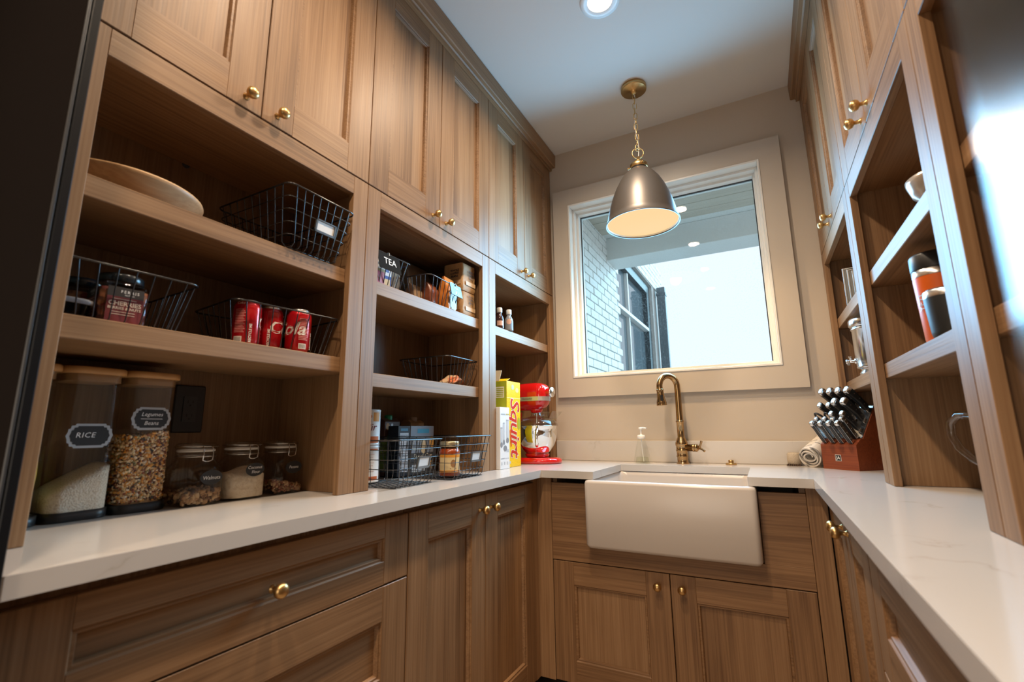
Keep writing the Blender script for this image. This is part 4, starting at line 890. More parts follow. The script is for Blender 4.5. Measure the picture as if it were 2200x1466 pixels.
def can(x, y, label, face, body=REDC, cola=True):
    t = T('drink_can', label, 'can', (x, y, ZM + .0042), 0, 'drink cans in the wire basket'); r = .0331
    MB().lathe([(.0005, .004), (.022, .003), (.0245, .0005), (.0262, .001), (.0300, .008), (r, .014), (r, .101), (.0318, .107), (.0285, .114)], n=40, cap=(False, False)).build('body', body, t)
    MB().lathe([(.0285, .1138), (.0272, .1165), (.0277, .119), (.0265, .1205), (.0245, .1185), (.0240, .116), (.0005, .1165)], n=40, cap=(False, False)).build('top', ALU, t)
    MB().loft([(.011, .006, .005, .1170), (.011, .006, .005, .1182)], c=(.004, 0, 0), n=4).build('pull_tab', ALU, t)
    m = MB(); mp = cyl_map(0, 0, r, face, .058)
    def pt(u0, u1, v0, v1, mi, w=.0004): patch(m, mp, u0, u1, v0, v1, w, mi, 8, 1)
    if cola:
        nu = {1: -.006, 2: -.024, 3: .022}[cola]
        put_text(m, mp, 'Cola', .050, {1: .030, 2: .000, 3: -.074}[cola], .004, .0008, 0, shear=.28, bold=.0008, align='LEFT')
        for q in range(15): pt(nu - .017, nu + .004 + .006 * ((q * 7) % 5) / 5, .033 - q * .0042, .0352 - q * .0042, 1)
        put_text(m, mp, 'RECYCLE ME', .0085, nu + (.028 if cola == 2 else .022), -.026, .0008, 0, rot=PI / 2, bold=.0003)
        pt(nu - .016, nu + .004, -.051, -.036, 0, .0006)
        for q in range(7): pt(nu - .014 + q * .0024, nu - .0130 + q * .0024, -.049, -.038, 2, .0009)
        mp2 = cyl_map(0, 0, .0305, face, .108)
        put_text(m, mp2, 'Coke', .0085, nu - .004, .0010, .0024, 0, shear=.2)
        m.build('print', [flat('can_white', (.72, .66, .60), .4), PINK, DKINK], t, recalc=False)
    else:
        for q in range(5): pt(-.02 + (q % 2) * .012, .004 + (q % 3) * .008, -.045 + q * .019, -.035 + q * .019, q % 2)
        oval(m, mp, .012, .010, .0006, 0, 20, .004, .030); pt(-.03, .03, -.052, -.040, 2)
        m.build('print', [flat('lime_yellow', (.50, .52, .03), .4), flat('lime_green', (.10, .33, .03), .4), flat('can_amber', (.55, .30, .02), .4)], t, recalc=False)
    return t
can(-1.165, -1.812, 'red cola can standing at the left of the can basket', -.75, cola=1)
can(-1.178, -1.738, 'red cola can in the middle of the can basket showing the large white C', -.75, cola=2)
can(-1.135, -1.680, 'red cola can at the right front of the can basket', -.75, cola=3)
can(-1.215, -1.642, 'green soda can half hidden behind the right red can', -.75, flat('soda_green', (.03, .17, .03), .25, .3, coat=.4), cola=0)

# ================================================================== MIDDLE LEFT HUTCH
def carton(name, label, cat, x, y, z, w, d, h, rz, body, draw=None, group=None, bev=.001, mats=()):
    """box with its face toward +x (width w along y, depth d along x), origin at bottom centre"""
    t = T(name, label, cat, (x, y, z), rz, group); MB().box(-d / 2, d / 2, -w / 2, w / 2, .0004, h, bev).build('carton', body, t)
    if draw:
        m = MB(); F = plane_map((d / 2 + .0002, 0, 0), (0, 1, 0), (0, 0, 1), (1, 0, 0)); L = plane_map((0, -w / 2 - .0002, 0), (1, 0, 0), (0, 0, 1), (0, -1, 0))
        draw(m, F, L, w, d, h); m.build('print', list(mats), t, recalc=False)
    return t
Z2 = 1.5726
wire_basket((-1.195, -1.385, 1.5696), 0, .222, .24, .108, .024, 8, 7, 0, 'black wire basket with a TEA sign on the top shelf of the middle left hutch')
wire_basket((-1.166, -1.055, 1.5696), math.radians(4), .250, .172, .108, .024, 8, 7, 0, 'black wire basket of snack bags on the top shelf of the middle left hutch')
def clip_sign(loc, rz, w, h, lean, label, words, size):
    t = T('clip_sign', label, 'sign', loc, rz); M_ = Matrix.Rotation(-lean, 4, 'Y')
    MB().box(-.0015, .0015, -w / 2, w / 2, -h, 0, .0006).xform(M_).build('sign_plate', CHALKG, t)
    MB().tube([(.003, 0, -.006), (.004, 0, .004), (-.001, 0, .008), (-.006, 0, .004), (-.006, 0, -.010)], .0018, 6).xform(M_).build('clip', STEELB, t)
    o, u, v, n = Vector((.0017, 0, -h / 2)), Vector((0, 1, 0)), Vector((0, 0, 1)), Vector((1, 0, 0)); m = MB(); mp = plane_map(M_ @ o, u, M_ @ v, M_ @ n)
    for s_, vv in words: put_text(m, mp, s_, size, 0, vv, .0006, 0, shear=.1)
    m.build('lettering', INKW, t, recalc=False)
CHALKG = flat('glossy_chalkboard', (.014, .017, .020), .12)
clip_sign((-1.069, -1.404, 1.674), 0, .105, .062, .22, 'black sign lettered TEA clipped to the front of a wire basket', [('TEA', .001)], .034)
TEAR = flat('tea_pink', (.75, .10, .12), .45); TEAY = flat('tea_orange', (.62, .33, .10), .45)
def tea(m, F, L, w, d, h):
    for mp, a in ((F, w), (L, d)):
        patch(m, mp, -a / 2, a / 2, h * .62, h * .99, .0003, 0); patch(m, mp, -a / 2, a / 2, h * .52, h * .62, .0003, 1)
        oval(m, mp, a * .2, .010, .0004, 2, 14, 0, h * .25)
carton('tea_box', 'pink and white box of tea standing in the basket behind the TEA sign', 'box', -1.125, -1.430, Z2, .080, .060, .088, 0, TEAR, tea, mats=[WHITEP, TEAY, flat('tea_rose', (.66, .20, .20), .45)])
def bluebox(m, F, L, w, d, h):
    for mp, a in ((F, w), (L, d)):
        patch(m, mp, -a / 2, a / 2, h * .45, h * .80, .0003, 0); patch(m, mp, -a * .38, a * .3, h * .55, h * .68, .0005, 1)
        patch(m, mp, -a * .4, a * .4, h * .12, h * .36, .0003, 2)
carton('tea_box', 'tall blue and white tea box at the right of the tea basket', 'box', -1.170, -1.340, Z2, .055, .065, .128, -.1, flat('box_blue', (.02, .06, .28), .4), bluebox, mats=[flat('pale_blue', (.50, .58, .68), .4), flat('print_blue', (.06, .12, .34), .4), flat('print_gold', (.5, .38, .2), .4)])

def bag(name, label, x, y, z, w, d, h, rz, m, top='fold', seed=0, lean=0, cat='bag'):
    """soft gusseted bag: width w along y, depth d along x"""
    t = T(name, label, cat, (x, y, z), rz); g = random.Random(seed); R = []
    N = 9
    for k in range(N + 1):
        f = k / N; dd = d * (1 - .82 * max(0, (f - .72) / .28)) if top == 'fold' else d * (1 - .05 * f); ww = w * (1 + .03 * math.sin(3 * f + seed))
        if k == 0: dd *= .92; ww *= .94
        ring = []
        for i, (px, py) in enumerate(rrect(dd / 2, ww / 2, min(.012, dd * .3), 3)):
            ring.append((px + g.uniform(-.0016, .0016) + lean * f * h, py + g.uniform(-.0016, .0016), .0006 + f * h + (g.uniform(-.001, .001) if 0 < k < N else 0)))
        R.append(ring)
    MB().rings(R).build('bag_body', m, t)
    return t
KRAFT = spotty('kraft_paper', [(.33, .20, .10), (.40, .25, .13)], 40, .7, .4, dist=.004); KRAFTD = spotty('grey_bag_film', [(.17, .135, .10), (.22, .175, .13)], 30, .38, .5, dist=.005)
COFB = spotty('coffee_kraft', [(.36, .20, .075), (.42, .24, .10)], 40, .6, .3, dist=.004)
ORG = spotty('orange_film', [(.55, .16, .02), (.66, .23, .04)], 30, .3, .6, dist=.006); BRN = spotty('brown_film', [(.16, .045, .02), (.22, .065, .03)], 30, .3, .5, dist=.005)
t = bag('paper_bag', 'kraft paper bag rolled open at the top, between the two top baskets', -1.235, -1.215, Z2 + .002, .068, .060, .118, .1, KRAFT, 'open', 3)
MB().loft([(.028, .033, .012, .118), (.029, .034, .012, .127), (.026, .031, .011, .127), (.025, .030, .011, .118)], n=3, cap=(False, False)).build('rolled_edge', KRAFT, t)
bag('paper_bag', 'small kraft bag standing left inside the basket of snack bags', -1.195, -1.118, Z2 + .0026, .062, .05, .088, 0, KRAFT, 'fold', 4)
bag('snack_bag', 'dark brown shiny bag in the middle of the snack basket', -1.160, -1.060, Z2 + .0026, .062, .055, .104, .1, BRN, 'fold', 5)
t = bag('foil_bag', 'large grey-brown foil bag lying behind the snack basket', -1.312, -.985, Z2 + .002, .180, .085, .232, .05, KRAFTD, 'fold', 6)
t = bag('snack_bag', 'orange bag with a dark window label at the right of the snack basket', -1.125, -.985, Z2 + .0026, .080, .050, .142, .1, ORG, 'fold', 7)
mp = plane_map((.0264, .004, .058), (0, 1, 0), (0, 0, 1), (1, 0, 0)); m = MB(); patch(m, mp, -.026, .026, -.045, .062, .0006, 0); patch(m, mp, -.018, .018, -.052, -.02, .0009, 1); oval(m, mp, .010, .010, .0012, 2, 16, 0, .042)
m.build('window_label', [flat('label_slate', (.07, .10, .12), .25), flat('label_paleblue', (.35, .45, .50), .4), flat('label_pink', (.6, .35, .38), .4)], t, recalc=False)
clip_sign((-1.072, -1.008, 1.676), math.radians(4), .088, .052, .22, 'small black chalk sign clipped to the basket of snack bags', [('nuts', .011), ('& s', -.011)], .020)
for q, (zb, lab) in enumerate(((Z2 - .002, 'lower tan bag of whole coffee beans in the right corner of the top shelf'), (Z2 + .112, 'upper tan bag of whole coffee beans stacked in the right corner of the top shelf'))):
    t = bag('coffee_bag', lab, -1.145, -.868, zb, .108, .105, .108 if q == 0 else .122, .0, COFB, 'open', 8 + q)
    m = MB()
    for mp in (plane_map((.0545, .0, .060), (0, 1, 0), (0, 0, 1), (1, 0, 0)), plane_map((0, -.0562, .060), (1, 0, 0), (0, 0, 1), (0, -1, 0))):
        for i, s_ in enumerate(('WHOLE', 'COFFEE', 'BEANS')): put_text(m, mp, s_, .0125, .012, .030 - i * .0135, .0008, 0, bold=.0003)
        patch(m, mp, -.03, .045, -.034, -.016, .0005, 1)
    m.build('print', [DKINK, flat('label_tan', (.55, .38, .22), .5)], t, recalc=False)
ZM2 = 1.2686
def cereal(m, F, L, w, d, h):
    for mp, a in ((F, w), (L, d)):
        patch(m, mp, -a / 2, a / 2, h * .02, h * .42, .0003, 0)
        for q in range(6): patch(m, mp, -a * .36, a * .36, h * (.52 + q * .055), h * (.535 + q * .055), .0004, 1)
        patch(m, mp, -a * .42, a * .42, h * .93, h * .96, .0004, 1)
carton('cereal_box', 'white and red food box at the left end of the middle shelf', 'box', -1.115, -1.469, ZM2 - .0002, .060, .050, .145, 0, WHITEP, cereal, mats=[flat('box_red', (.50, .04, .07), .45), GREYINK])
wire_basket((-1.215, -.915, ZM2), 0, .232, .26, .112, .026, 8, 8, 0, 'black wire basket holding only one small orange packet')
t = T('snack_packet', 'small orange and tan packet lying in the middle shelf basket', 'packet', (-1.150, -.905, ZM2 + .0045), .3); R = []
for k in range(9):
    f = k / 8; hh = .0035 + .017 * math.sin(PI * f); R.append([(-.04 + .08 * i / 7, -.065 + .13 * f, .0165 * math.sin(PI * f) + (hh if up else -hh) * math.sin(PI * i / 7) ** .6 + .0045 + .003 * math.sin(i * 2 + k)) for up in (1, 0) for i in (range(8) if up else range(7, -1, -1))])
b = MB().rings(R); zmn = min(p[2] for p in b.v); b.xform(Matrix.Translation((0, 0, -zmn + .0003))); b.build('packet_body', spotty('packet_print', [(.45, .25, .12), (.62, .45, .28), (.62, .14, .05), (.5, .3, .15)], 22, .3, .5, vor=False, dist=.004), t)

# --- counter of the middle hutch
wire_basket((-1.130, -1.326, ZC + .0006), math.radians(4), .268, .310, .144, .026, 9, 8, 4, 'black wire basket holding two tall tins on the left worktop, nearer the viewer', holder=.02, wr=.0012)
wire_basket((-1.155, -1.045, ZC + .0006), math.radians(1), .280, .405, .150, .028, 9, 9, 4, 'black wire basket of cartons and a sauce jar on the left worktop', holder=.025, wr=.0012)
ZB = ZC + .0048
def tin(z, label, first):
    t = T('food_tin', label, 'tin', (-1.200, -1.325, z), 0, 'tall white and orange tins'); r = .036
    MB().lathe([(.0005, .0005), (r, .0005), (r + .001, .002), (r + .001, .005), (r, .007), (r, .112), (r + .001, .114), (r + .001, .119), (r - .002, .1205), (.0005, .1205)], n=32).build('tin_body', flat('tin_white', (.66, .66, .66), .35), t)
    m = MB(); mp = cyl_map(0, 0, r, -.75, .06)
    if first:
        patch(m, mp, -.036, .036, -.052, -.030, .0004, 0, 10, 1); patch(m, mp, .012, .036, .020, .050, .0004, 1, 6, 1); oval(m, mp, .007, .007, .0006, 0, 14, 0, .036)
        put_text(m, mp, 'Pir', .034, .004, .0, .0009, 2, shear=.2)
    else:
        patch(m, mp, -.036, .036, .044, .050, .0004, 0, 10, 1); patch(m, mp, -.036, .036, -.052, -.040, .0004, 0, 10, 1)
        for q in range(7): patch(m, mp, -.024, .020 - .004 * (q % 3), .030 - q * .009, .0325 - q * .009, .0005, 3, 6, 1)
    m.build('print', [flat('tin_rust', (.50, .13, .04), .4), flat('tin_orange', (.62, .25, .05), .4), flat('tin_wine', (.20, .03, .04), .4), flat('tin_pinkgrey', (.55, .45, .44), .5)], t, recalc=False)
tin(ZB, 'lower white tin with orange bands, stacked in the nearer counter basket', False); tin(ZB + .1208, 'upper white and orange tin lettered in script, stacked in the nearer counter basket', True)
def gable(name, label, x, y, w, d, h, body, capm, draw, mats, rz=0):
    t = carton(name, label, 'carton', x, y, ZB, w, d, h, rz, body, draw, None, .002, mats)
    MB().prism([(-d / 2, h), (d / 2, h), (d / 2 * .35, h + .012), (-d / 2 * .35, h + .012)], 'y', -w / 2, w / 2).build('slanted_top', body, t)
    MB().lathe([(.0155, h + .006), (.0155, h + .020), (.0135, h + .024), (.0005, h + .024)], (d * .08, .0, 0), 20).build('screw_cap', capm, t)
def broth(m, F, L, w, d, h):
    patch(m, F, -w / 2, w / 2, h * .10, h * .62, .0003, 0); patch(m, F, -w / 2, w / 2, h * .62, h * .70, .0004, 1); oval(m, F, w * .26, .013, .0008, 2, 20, -.008, h * .70)
    oval(m, F, .010, .014, .0006, 3, 16, -w * .32, h * .90); oval(m, F, .010, .012, .0006, 3, 16, w * .12, h * .84); oval(m, F, .006, .006, .0006, 4, 14, -.004, h * .93)
    patch(m, F, w * .12, w * .5, h * .12, h * .45, .0006, 3); patch(m, F, -w / 2, w / 2, h * .12, h * .24, .0007, 1)
    patch(m, L, -d / 2, d / 2, h * .10, h * .62, .0003, 0)
gable('drink_carton', 'brown and green drink carton with a green cap in the counter basket nearer the window', -1.315, -1.112, .086, .056, .205, flat('carton_brown', (.085, .030, .018), .4), flat('green_cap', (.01, .22, .09), .35), broth, [flat('carton_green', (.17, .22, .04), .45), flat('carton_cream', (.52, .44, .26), .5), flat('leaf_green', (.05, .20, .05), .45), flat('carton_orange', (.50, .20, .04), .45), WHITEP])
gable('drink_carton', 'tan drink carton with a tan cap behind the grey oat box', -1.315, -.960, .086, .056, .200, flat('carton_tan', (.40, .27, .15), .45), flat('tan_cap', (.36, .28, .22), .4), lambda m, F, L, w, d, h: patch(m, F, -w / 2, w / 2, h * .8, h * .92, .0003, 0), [flat('carton_pale', (.50, .40, .26), .5)])
def oats(m, F, L, w, d, h):
    patch(m, F, -w / 2, w / 2, 0, h * .44, .0003, 0); patch(m, F, -w * .22, w * .28, h * .85, h * .94, .0004, 1)
    put_text(m, F, 'Steel Cut', .030, .004, h * .36, .0008, 2, shear=.1, bold=.0005); put_text(m, F, 'Oats', .026, -.016, h * .70, .0008, 2, shear=.1); oval(m, F, w * .13, .026, .0006, 3, 20, w * .06, h * .56); oval(m, F, w * .10, .024, .0007, 4, 18, w * .40, h * .66)
    patch(m, F, -w * .42, w * .12, h * .05, h * .20, .0006, 5); patch(m, F, w * .34, w * .42, h * .10, h * .26, .0007, 4)
    for q in range(5): put_text(m, F, '/', .02, -w * .42 + .004 * q, h * (.56 + .05 * q), .0009, 2)
    patch(m, F, -w * .40, -w * .06, h * .505, h * .535, .0009, 2)
carton('oat_box', 'grey box of Steel Cut oats behind the sauce jar in a counter basket', 'box', -1.240, -1.016, ZB, .146, .050, .186, .0, flat('box_grey', (.22, .23, .26), .45), oats, mats=[flat('box_charcoal', (.03, .028, .028), .45), flat('box_teal', (.04, .25, .36), .4), flat('oat_cream', (.62, .52, .36), .5), flat('oat_tan', (.60, .42, .22), .5), flat('oat_amber', (.58, .28, .05), .5), flat('oat_grey', (.5, .5, .5), .5)])
def nutri(m, F, L, w, d, h):
    patch(m, F, -w * .36, w * .36, h * .08, h * .86, .0003, 0); patch(m, F, -w * .3, w * .3, h * .90, h * .95, .0004, 2); put_text(m, F, 'Nutrition Facts', .0075, 0, h * .81, .0008, 1)
    for q in range(12): patch(m, F, -w * .32, w * .32, h * (.12 + q * .053), h * (.125 + q * .053) + (.0016 if q % 4 == 0 else .0003), .0006, 1)
carton('oat_box', 'black box printed with a nutrition table, left of the grey oat box', 'box', -1.240, -1.126, ZB, .068, .050, .186, .0, flat('box_navy', (.012, .016, .024), .35), nutri, mats=[flat('panel_lilac', (.50, .46, .46), .5), DKINK, flat('box_blue2', (.03, .14, .22), .4)])
t = T('sauce_jar', 'glass jar of orange-red sauce with a gold lid in the counter basket nearer the window', 'jar', (-1.052, -1.058, ZB)); r = .040
MB().lathe([(.030, .0006), (.038, .002), (r, .008), (r, .088), (.037, .100), (.033, .108), (.0325, .118)], n=36, cap=(True, False)).build('glass_body', GLASSJ, t)
MB().lathe([(.0005, .003), (.037, .004), (r - .002, .009), (r - .002, .087), (.034, .100), (.0005, .102)], n=32).build('sauce', flat('red_sauce', (.30, .045, .006), .25), t)
MB().lathe([(.0340, .108), (.0352, .109), (.0352, .124), (.034, .1265), (.0005, .127)], n=36).build('lid', flat('gold_lid', (.62, .50, .30), .3, .8), t)
m = MB(); mp = cyl_map(0, 0, r, -.9, .046); patch(m, mp, -.044, .044, -.028, .034, .0004, 0, 14, 1); patch(m, mp, -.044, .044, .024, .034, .0007, 1, 14, 1); patch(m, mp, -.044, .044, -.030, -.022, .0007, 1, 14, 1); oval(m, mp, .010, .014, .0009, 2, 18, .012, .002); patch(m, mp, .0, .024, -.017, -.014, .0012, 2)
m.build('label', [flat('label_cream2', (.66, .50, .26), .5), flat('label_orange', (.66, .26, .02), .5), flat('label_brown', (.32, .16, .06), .5)], t, recalc=False)

# ================================================================== LEFT HUTCH BESIDE THE WINDOW
for q, (x, y) in enumerate(((-1.105, -.575), (-1.085, -.515))):
    t = T('syrup_bottle', ['dark syrup bottle with a white cap on the shelf by the window, left of two', 'small syrup bottle with a white cap and round tag, right of two'][q], 'bottle', (x, y, 1.5696), 0, 'two small syrup bottles')
    MB().lathe([(.018, .0005), (.0215, .003), (.022, .008), (.022, .050), (.020, .062), (.012, .076), (.0105, .082), (.0105, .086)], n=24, cap=(True, True)).build('bottle_body', flat('syrup_' + str(q), (.045, .018, .015) if q == 0 else (.24, .25, .27), .12), t)
    MB().lathe([(.0125, .0862), (.0135, .088), (.0135, .108), (.012, .111), (.0005, .1115)], n=20).build('cap', flat('cap_white_' + str(q), (.66, .64, .60), .4), t)
    m = MB(); mp = cyl_map(0, 0, .022, -1.0, .03)
    if q: oval(m, mp, .013, .014, .0006, 0, 18, -.002, .016); patch(m, mp, .004, .022, -.02, .02, .0004, 1, 4, 1)
    else: patch(m, mp, -.014, .018, -.012, .012, .0004, 0, 5, 1)
    m.build('label', [flat('peach_tag', (.60, .36, .28), .5), flat('slate_tag', (.16, .20, .26), .5)], t, recalc=False)
def blender_box(m, F, L, w, d, h):
    patch(m, F, -w * .40, .005, h * .875, h * .895, .0005, 0); patch(m, F, .01, w * .46, h * .875, h * .895, .0005, 1)
    for x, z, a, hh in ((-.032, .48, .009, .07), (-.010, .52, .008, .08), (.024, .55, .011, .085)):
        patch(m, F, x - a, x + a, h * z - .02, h * z + hh - .02, .0004, 2); patch(m, F, x - a, x + a, h * z + hh - .024, h * z + hh - .018, .0006, 0); oval(m, F, a * 1.2, .012, .0006, 3, 14, x, h * z - .025)
    oval(m, F, .016, .013, .0007, 3, 16, .002, h * .33)
    for q in range(3): patch(m, F, .012, .038, h * (.27 + q * .018), h * (.277 + q * .018), .0005, 2)
    patch(m, F, -w * .42, -w * .05, h * .165, h * .175, .0005, 0); patch(m, F, 0, w * .4, h * .165, h * .172, .0005, 2)
    for q in range(4): patch(m, F, -w * .40 + q * .026, -w * .28 + q * .026, h * .07, h * .115, .0005, 2)
carton('appliance_box', 'white carton printed with grey blender cups, left of the yellow soda box', 'box', -1.0785, -.656, ZC, .088, .085, .272, 0, flat('carton_white', (.72, .71, .70), .4), blender_box, mats=[GREYINK, flat('print_mustard', (.45, .36, .12), .5), flat('print_grey', (.5, .5, .51), .5), flat('print_midgrey', (.22, .22, .23), .5)])
def soda_box():
    w, d, h = .140, .130, .400; x, y = -1.118, -.535
    t = T('soda_carton', 'tall yellow soda carton with red lettering and an open top flap', 'box', (x, y, ZC), 0)
    YEL = flat('soda_yellow', (.82, .50, .008), .28); YG = flat('soda_yellowgreen', (.36, .38, .02), .3); RD = flat('soda_red', (.55, .015, .008), .35)
    MB().box(-d / 2, d / 2, -w / 2, w / 2, .0004, h, .0015).build('carton', YEL, t)
    KIN = flat('card_inside', (.50, .42, .30), .8)
    MB().box(-.045, .045, -.0012, .0012, 0, .06, .0005).xform(Matrix.Translation((-.02, -w / 2 + .002, h)) @ Matrix.Rotation(-.45, 4, 'X')).build('open_flap', KIN, t)
    MB().box(-.05, .05, -.0012, .0012, 0, .045, .0005).xform(Matrix.Translation((.005, -w / 2 + .012, h)) @ Matrix.Rotation(-1.25, 4, 'X')).build('inner_flap', YEL, t)
    m = MB(); F = plane_map((d / 2 + .0002, 0, 0), (0, 1, 0), (0, 0, 1), (1, 0, 0)); L = plane_map((0, -w / 2 - .0002, 0), (1, 0, 0), (0, 0, 1), (0, -1, 0))
    for q in range(6): patch(m, F, -w / 2 + q * w / 14, -w / 2 + (q + 1) * w / 14, .0 + .012 * q * 0 + .01, h * (.95 - .09 * q) * (.62), .0003, 1) if q < 2 else None
    put_text(m, F, 'Squirt', .125, .006, h * .465, .0006, 3, rot=-PI / 2, shear=.22, bold=.0042, space=.92)
    put_text(m, F, 'Squirt', .125, .006, h * .465, .0012, 2, rot=-PI / 2, shear=.22, bold=.0012, space=.92)
    vs = [F(-.045, h * .42, .0007), F(-.032, h * .44, .0007), F(-.022, h * .24, .0007), F(-.036, h * .23, .0007)]; m.add(vs, [(0, 1, 2, 3)], 4); oval(m, F, .013, .030, .0009, 1, 18, .050, h * .50); oval(m, F, .017, .012, .0006, 5, 18, .035, h * .90); oval(m, F, .015, .013, .0006, 6, 18, -.010, h * .93); patch(m, F, -w / 2, w / 2, h * .795, h * .805, .0005, 5)
    patch(m, L, -d / 2, d / 2, .002, h * .995, .0003, 1); patch(m, L, d * .05, d * .40, h * .80, h * .93, .0006, 3); oval(m, L, .02, .022, .0006, 2, 18, d * .25, h * .55)
    for q in range(5): patch(m, L, d * .08, d * .37, h * (.815 + .022 * q), h * (.825 + .022 * q), .0009, 1)
    m.build('print', [YEL, YG, RD, flat('soda_white', (.78, .72, .55), .4), flat('soda_orange', (.70, .12, .01), .4), flat('soda_lemon', (.80, .72, .18), .4), flat('soda_mint', (.45, .55, .25), .4)], t, recalc=False)
soda_box()

def mixer():
    # local +x is the front of the mixer
    t = T('stand_mixer', 'glossy red stand mixer with a polished steel bowl and clear splash guard', 'stand mixer', (-1.105, -.255, ZC), math.radians(-8))
    b = MB(); R = []
    for z, k in ((.0005, .95), (.004, 1), (.018, 1), (.026, .95), (.030, .84)):
        ring = []
        for i in range(40):
            a = 2 * PI * i / 40; x = .170 * math.cos(a); y = .112 * math.sin(a) * (1 if x > -.05 else .95); ring.append((x * k + .012, y * k, z))
        R.append(ring)
    b.rings(R).build('base', REDE, t)
    b = MB(); R = []
    for f in np.linspace(0, 1, 9):
        z = .022 + f * .24; R.append([(px - .118 + .012 * f, py, z) for px, py in rrect(.040 - .006 * math.sin(PI * f), .052 - .012 * math.sin(PI * f), .03, 5)])
    b.rings(R).build('column', REDE, t)
    # head: lofted along x
    prof = [(-.175, .020, .022, .345), (-.168, .042, .045, .345), (-.145, .056, .060, .343), (-.08, .062, .070, .343), (0, .062, .074, .342), (.055, .059, .072, .343), (.090, .052, .064, .346), (.108, .040, .050, .348), (.116, .024, .032, .350), (.118, .010, .014, .350)]
    b = MB(); b.rings([[(x, y * hy / .06, zc + z * hz / .06) for y, z in rrect(.06, .06, .045, 6)] for x, hy, hz, zc in prof]); b.build('head', REDE, t)
    b = MB(); zb0, zb1 = .318, .340; R = []
    for x, hy, hz, zc in prof[1:-1]: R.append((x, hy + .0012))
    pts = [(x, -y) for x, y in R] + [(R[-1][0] + .010, 0)] + [(x, y) for x, y in R[::-1]]
    b.rings([[(x, y, zb0) for x, y in pts], [(x, y, zb1) for x, y in pts]], True, (False, False), 0, False); b.build('silver_band', flat('band_silver', (.70, .66, .60), .3, .7), t)
    mp = plane_map((.0, -.0636, .329), (1, 0, 0), (0, 0, 1), (0, -1, 0)); m = MB(); put_text(m, mp, 'KitchenAid', .013, .030, 0, .0012, 0); m.build('lettering', DKINK, t, recalc=False)
    MB().lathe([(.022, .100), (.022, .132), (.021, .136), (.0005, .137)], (0, 0, .362), 28, 'x').build('hub', REDE, t)
    MB().lathe([(.0225, .137), (.0275, .139), (.0275, .144), (.024, .149), (.0005, .151)], (0, 0, .362), 28, 'x').build('hub_cover', CHROME, t)
    MB().lathe([(.034, .275), (.030, .262), (.024, .256), (.0005, .255)], (.045, 0, 0), 28, cap=(True, False)).build('planetary', REDE, t)
    MB().lathe([(.0065, .255), (.0065, .205)], (.045, 0, 0), 12).build('beater_shaft', STEEL, t)
    bx = .045
    MB().lathe([(.0005, .040), (.045, .040), (.052, .044), (.070, .062), (.090, .092), (.102, .125), (.107, .160), (.107, .186), (.110, .188), (.110, .192), (.1055, .190), (.104, .160)], (bx, 0, 0), 56, cap=(False, False)).build('bowl', CHROME, t)
    MB().lathe([(.0005, .029), (.050, .029), (.060, .034), (.064, .046), (.052, .050), (.0005, .050)], (bx, 0, 0), 32).build('bowl_seat', REDE, t)
    pts = [(bx + .060, -.088, .172), (bx + .072, -.112, .170), (bx + .076, -.122, .150), (bx + .074, -.120, .110), (bx + .066, -.104, .090), (bx + .056, -.080, .092)]
    MB().tube(pts, [.007, .008, .0085, .0085, .008, .006], 8).build('bowl_handle', CHROME, t)
    GUARD = thin_glass('splash_guard', (.90, .90, .88), .05, refl=1.3)
    MB().lathe([(.112, .186), (.112, .194), (.100, .214), (.075, .228), (.042, .236), (.030, .240), (.026, .262)], (bx, 0, 0), 40, cap=(False, False)).build('splash_guard', GUARD, t)
    b = MB(); b.rings([[(bx + .055 + dx * k, dy * k, z) for dx, dy in ((-.01, -.03), (.045, -.038), (.045, .038), (-.01, .03))] if k < 1.2 else [(bx + .072 + dx * k * .9, dy * k, z) for dx, dy in ((-.012, -.034), (.046, -.038), (.046, .038), (-.012, .034))] for k, z in ((.85, .205), (1.0, .225), (1.35, .262))], True, (False, False), 0, False); b.build('pouring_chute', GUARD, t)
mixer()

# ================================================================== RIGHT HUTCHES
ZR1, ZR2 = 1.556, 1.268
t = T('serving_bowl', 'small pale bowl on the top shelf of the middle right hutch', 'bowl', (.400, -1.275, ZR1))
MB().lathe([(.0005, .0004), (.030, .0004), (.032, .004), (.034, .006), (.060, .030), (.068, .055), (.069, .064), (.066, .064), (.060, .034), (.030, .010), (.0005, .009)], n=40).build('bowl', flat('bowl_glaze', (.46, .40, .34), .2, .4), t)
t = T('steel_tumbler', 'tall orange insulated tumbler with a black lid on the middle right shelf', 'tumbler', (.388, -1.160, ZR2)); r = .0455
MB().lathe([(.036, .0004), (.0385, .002), (.0385, .006), (.040, .010), (r, .150), (r, .160)], n=44, cap=(True, False)).build('body', flat('tumbler_orange', (.60, .105, .010), .35), t)
MB().lathe([(r + .0004, .156), (r + .0004, .172), (r - .003, .173)], n=44, cap=(False, True)).build('steel_rim', STEEL, t)
MB().lathe([(r + .0008, .1732), (r + .0014, .175), (r + .0014, .206), (r - .002, .211), (.0005, .212)], n=44).build('lid', BLACKPL, t)
m = MB(); mp = cyl_map(0, 0, .0425, 3.55, .085); put_text(m, mp, 'YETI', .020, 0, .01, .0024, 0, rot=PI / 2); m.build('lettering', flat('etched_silver', (.6, .55, .5), .4, .5), t, recalc=False)
t = T('steel_tumbler', 'short black insulated tumbler with a steel rim in front of the orange one', 'tumbler', (.372, -1.262, ZR2)); r = .0425
MB().lathe([(.034, .0004), (.0365, .003), (.038, .012), (r, .080), (r, .086)], n=44, cap=(True, False)).build('body', flat('tumbler_black', (.014, .016, .018), .45), t)
MB().lathe([(r + .0003, .085), (r + .0003, .099), (r - .002, .1005), (r - .003, .098), (r - .003, .086)], n=44, cap=(False, False)).build('steel_rim', STEEL, t)
